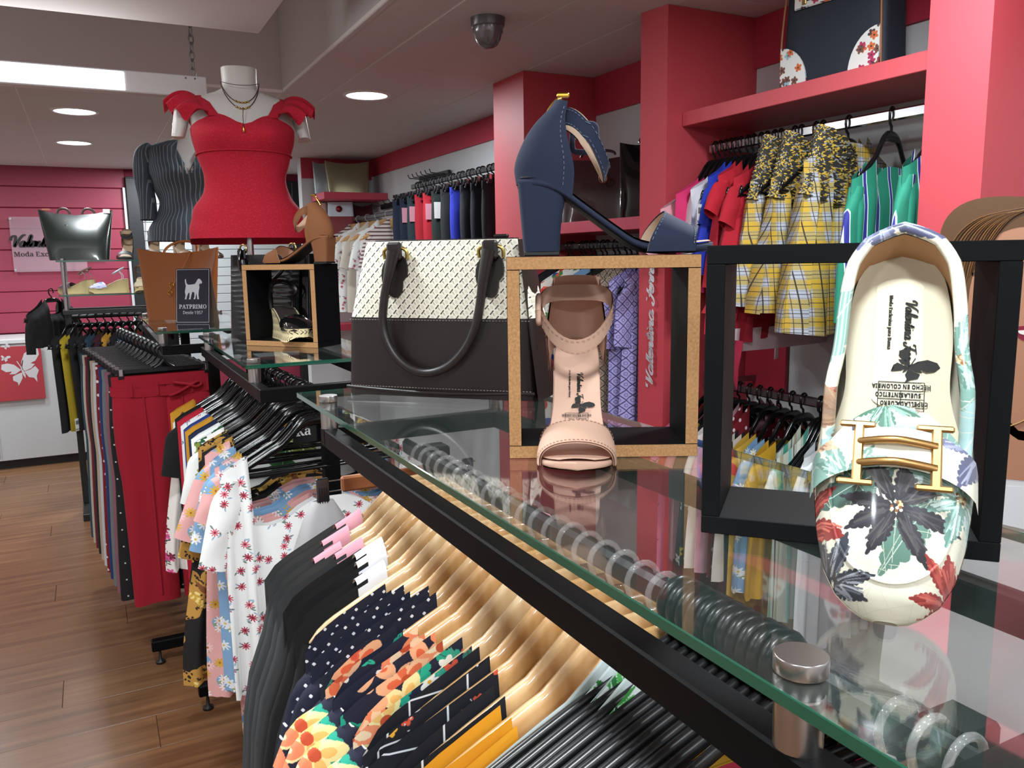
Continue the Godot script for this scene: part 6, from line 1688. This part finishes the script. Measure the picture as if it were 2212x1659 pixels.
func back_area() -> void:
	# dome camera on the ceiling
	var dc := thing("dome_camera", "grey dome security camera on the ceiling", "security camera", Vector3(1.114, CE, -2.285))
	part("housing", MB.new().lathe([Vector2(0.052, 0.0), Vector2(0.05, -0.022), Vector2(0.045, -0.028)], 28), mat("5d5c60", 0.3, 0.4), dc)
	part("dome", MB.new().lathe([Vector2(0.046, -0.024), Vector2(0.045, -0.04), Vector2(0.041, -0.044), Vector2(0.038, -0.058), Vector2(0.028, -0.075), Vector2(0.014, -0.084), Vector2(0.0, -0.086)], 28), mat("77757a", 0.2, 0.5), dc)
	# counter with the butterfly panel
	var cz := -6.4
	var xr := az(190, 900, cz).x
	var c := thing("counter", "white counter with a red butterfly panel against the pink wall", "counter", Vector3(0, 0, 0))
	part("carcass", MB.new().box(Vector3((xr - 2.5) / 2, 0.46, (cz + BZ) / 2 + 0.0), Vector3(xr + 2.5, 0.8, absf(BZ - cz) - 0.02), 0.003), mat("c3c6c8", 0.6), c)
	part("plinth", MB.new().box(Vector3((xr - 2.5) / 2, 0.03, (cz + BZ) / 2), Vector3(xr + 2.5, 0.06, absf(BZ - cz) - 0.06)), mat("121212", 0.6), c)
	part("worktop", MB.new().box(Vector3((xr - 2.5) / 2, 0.876, (cz + BZ) / 2 + 0.005), Vector3(xr + 2.5, 0.03, absf(BZ - cz) - 0.01), 0.003), mat("d2d4d6", 0.4), c)
	var a := az(0, 740, cz); var b := az(103, 892, cz)
	var pn := part("butterfly_panel", MB.new().box(Vector3((b.x - 1.9) / 2, 0.66, cz + 0.012), Vector3(b.x + 1.9, 0.37, 0.006), 0.001), mat("b03a44", 0.5), c)
	var wh := mat("d0ced2", 0.6)
	for q in [[50, 802, 0.135, 0.25], [14, 748, 0.03, 0.5], [10, 775, 0.03, -0.4]]:
		var p := az(q[0], q[1], cz)
		part("butterfly", butterfly(q[2]), wh, pn).transform = Transform3D(Basis(Vector3.BACK, q[3]), Vector3(p.x, p.y, cz + 0.0162))
	for k in 3: part("door_gap", MB.new().box(Vector3(xr - 0.55 - k * 0.6, 0.27, cz + 0.0105), Vector3(0.004, 0.38, 0.002)), mat("8d9092", 0.7), c)
	# acrylic sign
	var s0 := az(18, 468, BZ + 0.04); var s1 := az(190, 585, BZ + 0.04)
	var sg := thing("acrylic_sign", "clear acrylic shop sign with black script on the pink wall", "sign", Vector3((s0.x + s1.x) / 2, (s0.y + s1.y) / 2, BZ + 0.04))
	part("pane", MB.new().box(Vector3.ZERO, Vector3(s1.x - s0.x, s0.y - s1.y, 0.006), 0.001), clear("c9a9b8", 0.3, 0.05), sg)
	part("script", script("Valentina Ferrer", 0.05, 0.016), mat("1c1518", 0.6), sg).position = Vector3(-0.235, -0.015, 0.005)
	part("lettering", words("Moda Exclusiva para Dama", 0.032, true, true), mat("1c1518", 0.6), sg).position = Vector3(0.08, -0.07, 0.005)
	part("butterfly", butterfly(0.07), mat("b8216a", 0.6), sg).position = Vector3(0.14, 0.05, 0.0045)
	for x in [-1, 1]:
		for y in [-1, 1]: part("stud", MB.new().tube([Vector3(x * (s1.x - s0.x) * 0.48, y * (s0.y - s1.y) * 0.46, -0.038), Vector3(x * (s1.x - s0.x) * 0.48, y * (s0.y - s1.y) * 0.46, 0.008)], 0.008, 8), mat("c9c9cb", 0.25, 1.0), sg)
	# rack with two glass tiers, set across the aisle
	var z := -5.1
	var x0 := -0.15; var x1 := 0.62
	var o := thing("tiered_rack", "tiered glass rack with sandals and a dark green tote", "clothes rack", Vector3((x0 + x1) / 2, 0, z))
	var hx := (x1 - x0) / 2
	var steel := mat("b4b4b6", 0.25, 1.0); var blk := mat("17181a", 0.45)
	for y in [1.408, 1.225]:
		var g := part("glass_tier", MB.new().box(Vector3(0, y - 0.001, 0), Vector3(hx * 2, 0.001, 0.3)), clear("dfeeea", 0.06), o)
		var ed := MB.new()
		for s in [-1.0, 1.0]: ed.box(Vector3(0, y - 0.0045, s * 0.149), Vector3(hx * 2, 0.008, 0.002)).box(Vector3(s * (hx - 0.001), y - 0.0045, 0), Vector3(0.002, 0.008, 0.3))
		part("glass_edge", ed, mat("12493c", 0.15, 0, 1.0), g)
		for sx in [-1.0, 1.0]:
			for sz in [-1.0, 1.0]: part("standoff", MB.new().tube([Vector3(sx * (hx - 0.03), y - (0.175 if y > 1.3 else 0.085), sz * 0.12), Vector3(sx * (hx - 0.03), y + 0.01, sz * 0.12)], 0.012, 12), steel, o)
	part("frame", MB.new().box(Vector3(0, 1.13, 0.13), Vector3(hx * 2 - 0.02, 0.024, 0.024), 0.002), blk, o)
	part("frame", MB.new().box(Vector3(0, 1.13, -0.13), Vector3(hx * 2 - 0.02, 0.024, 0.024), 0.002), blk, o)
	for s in [-1.0, 1.0]:
		part("end_bar", MB.new().box(Vector3(s * (hx - 0.02), 1.13, 0), Vector3(0.024, 0.024, 0.24), 0.002), blk, o)
		part("leg", MB.new().box(Vector3(s * (hx - 0.03), 0.58, 0), Vector3(0.034, 1.08, 0.034), 0.003), blk, o)
		part("foot_bar", MB.new().box(Vector3(s * (hx - 0.03), 0.02, 0), Vector3(0.036, 0.04, 0.5), 0.003), blk, o)
	part("rail", MB.new().tube([Vector3(-hx + 0.03, 1.1, 0), Vector3(hx - 0.03, 1.1, 0)], 0.012, 10), blk, o)
	# garments across the rail: turned a quarter
	var G := [["0f0f11", "black"], ["a8921f", "olive yellow"], ["0f0f12", "jet black"], ["131318", "ink black"], ["1f3848", "steel blue"], ["3a1020", "plum"], ["b8862a", "amber"], ["17171b", "charcoal black"], ["21495a", "teal"], ["1d4050", "deep teal"], ["6a1524", "wine red"], ["101014", "pitch black"]]
	for k in G.size():
		var at := Vector3(-0.1 + k * 0.04, 1.1, z)
		hanger("plastic", at, 0.95, "black plastic hanger carrying the %s sleeveless top" % G[k][1], "black hangers on the tiered rack")
		var gl := garment("vest", G[k][1] + " sleeveless top on the tiered rack", "top", {"len": 0.62, "sw": 0.19, "neck": 0.12, "hem": 0.17, "seed": 140 + k, "th": 0.012, "amp": 0.003, "y0": -0.034}, mat(G[k][0], 0.92), at, 0.95)
		if k in [1, 5, 8]: price_tag(gl, Vector3(-0.15, -0.58, 0.03), 0.0, 1.3)
	garment("jacket", "black jacket hung on the end of the tiered rack", "jacket", {"len": 0.3, "sw": 0.2, "neck": 0.06, "hem": 0.17, "seed": 170, "th": 0.03, "y0": -0.03, "sleeve": 0.2, "sleeve_out": 0.1}, mat("0e0e10", 0.92), Vector3(-0.2, 1.235, z - 0.2), 0.9)
	hanger("plastic", Vector3(-0.2, 1.235, z - 0.2), 0.9, "black plastic hanger over the jacket at the rack end", "")
	# goods on the tiers
	var t := tote("green_tote", "glossy dark green tote on the upper glass tier", Vector3(-0.035, 1.409, z + 0.03), -0.05, 0.29, 0.36, 0.27, 0.12, mat("141c18", 0.22, 0, 0.7), 0.03)
	for x in [-0.05, 0.08]: part("rivet", MB.new().box(Vector3(x, 0.21, 0.062), Vector3(0.006, 0.006, 0.004), 0.001), mat("c9b98a", 0.3, 1.0), t)
	part("handle", handle(-0.09, -0.03, 0.245, 0.03, 0.0, 0.006), mat("3a2a22", 0.5), t)
	part("handle", handle(0.03, 0.09, 0.245, 0.03, 0.0, 0.006), mat("3a2a22", 0.5), t)
	part("hang_tag", MB.new().box(Vector3(0.15, 0.262, 0.02), Vector3(0.035, 0.024, 0.003), 0.001), mat("d6c8ca", 0.6), t)
	part("stitched_label", MB.new().box(Vector3(-0.14, 0.268, 0.01), Vector3(0.04, 0.012, 0.012), 0.002), mat("9a5a4a", 0.6), t)
	var D := {"heel": 1.0, "zip": false, "buckle": false, "droop": 0.03, "loop": 0.05, "wide": 0.006}
	var cols := [["1a1a1c", "black and tan heeled sandal beside the dark green tote"], ["5a4638", "brown strappy heeled sandal on the upper glass tier"], ["7a6250", "taupe heeled sandal seen behind the tan tote"], ["6a5446", "bronze heeled sandal on the upper glass tier"]]
	for k in 4:
		var p := D.duplicate(); p.merge({"upper": mat(cols[k][0], 0.6), "lining": mat("8a735c", 0.7), "sole": mat("1a1614", 0.6)})
		heel_sandal("heeled_sandal", cols[k][1], Vector3(0.22 + k * 0.125, 1.409, z - 0.09), -PI / 2 + 0.2 * (k - 1), p)
	wedge("wedge_sandal", "jute wedge sandal with dark red flowered front on the glass tier", Vector3(0.02, 1.226, z + 0.07), PI - 0.5, PR.wedgered, mat("a8976a", 0.8), mat("8a6a66", 0.7), 0.9)
	wedge("wedge_sandal", "jute wedge sandal with blue flowered front on the glass tier", Vector3(0.19, 1.226, z + 0.07), PI - 0.2 + 0.3, PR.wedgeblue, mat("a8976a", 0.8), mat("b9b9c6", 0.7), 0.9)
	wedge("wedge_sandal", "jute wedge sandal with taupe ankle wrap on the glass tier", Vector3(0.27, 1.226, z - 0.03), -PI / 2 - 0.1, mat("a89a80", 0.7), mat("a8976a", 0.8), mat("6a4f40", 0.7), 0.95)
	# small things hung on the slat wall
	for k in 4:
		var h := thing("hung_accessory", ["black heart-shaped pendant on the white slat wall", "pink beaded necklace on the white slat wall", "pale pink perfume bottle card on the white slat wall", "small black purse hook on the white slat wall"][k], "accessory", az([555, 303, 470, 590][k], [500, 395, 505, 500][k], BZ + 0.03))
		part("hook_pin", MB.new().tube([Vector3(0, 0.03, -0.025), Vector3(0, 0.03, 0.02)], 0.003, 6), mat("c9c9cb", 0.3, 1.0), h)
		part("charm", MB.new().lathe([Vector2(0.0, -0.04), Vector2(0.022, -0.02), Vector2(0.03, 0.0), Vector2(0.02, 0.015), Vector2(0.0, 0.025)], 14), mat(["121214", "c06a8a", "c9a0aa", "17171a"][k], 0.5), h)
		if k == 1: part("bead_string", MB.new().tube([Vector3(0, 0.03, 0.01), Vector3(-0.01, -0.2, 0.01), Vector3(0.0, -0.5, 0.01), Vector3(0.02, -0.2, 0.01), Vector3(0, 0.03, 0.01)], 0.003, 5), mat("7a5a5a", 0.6), h)
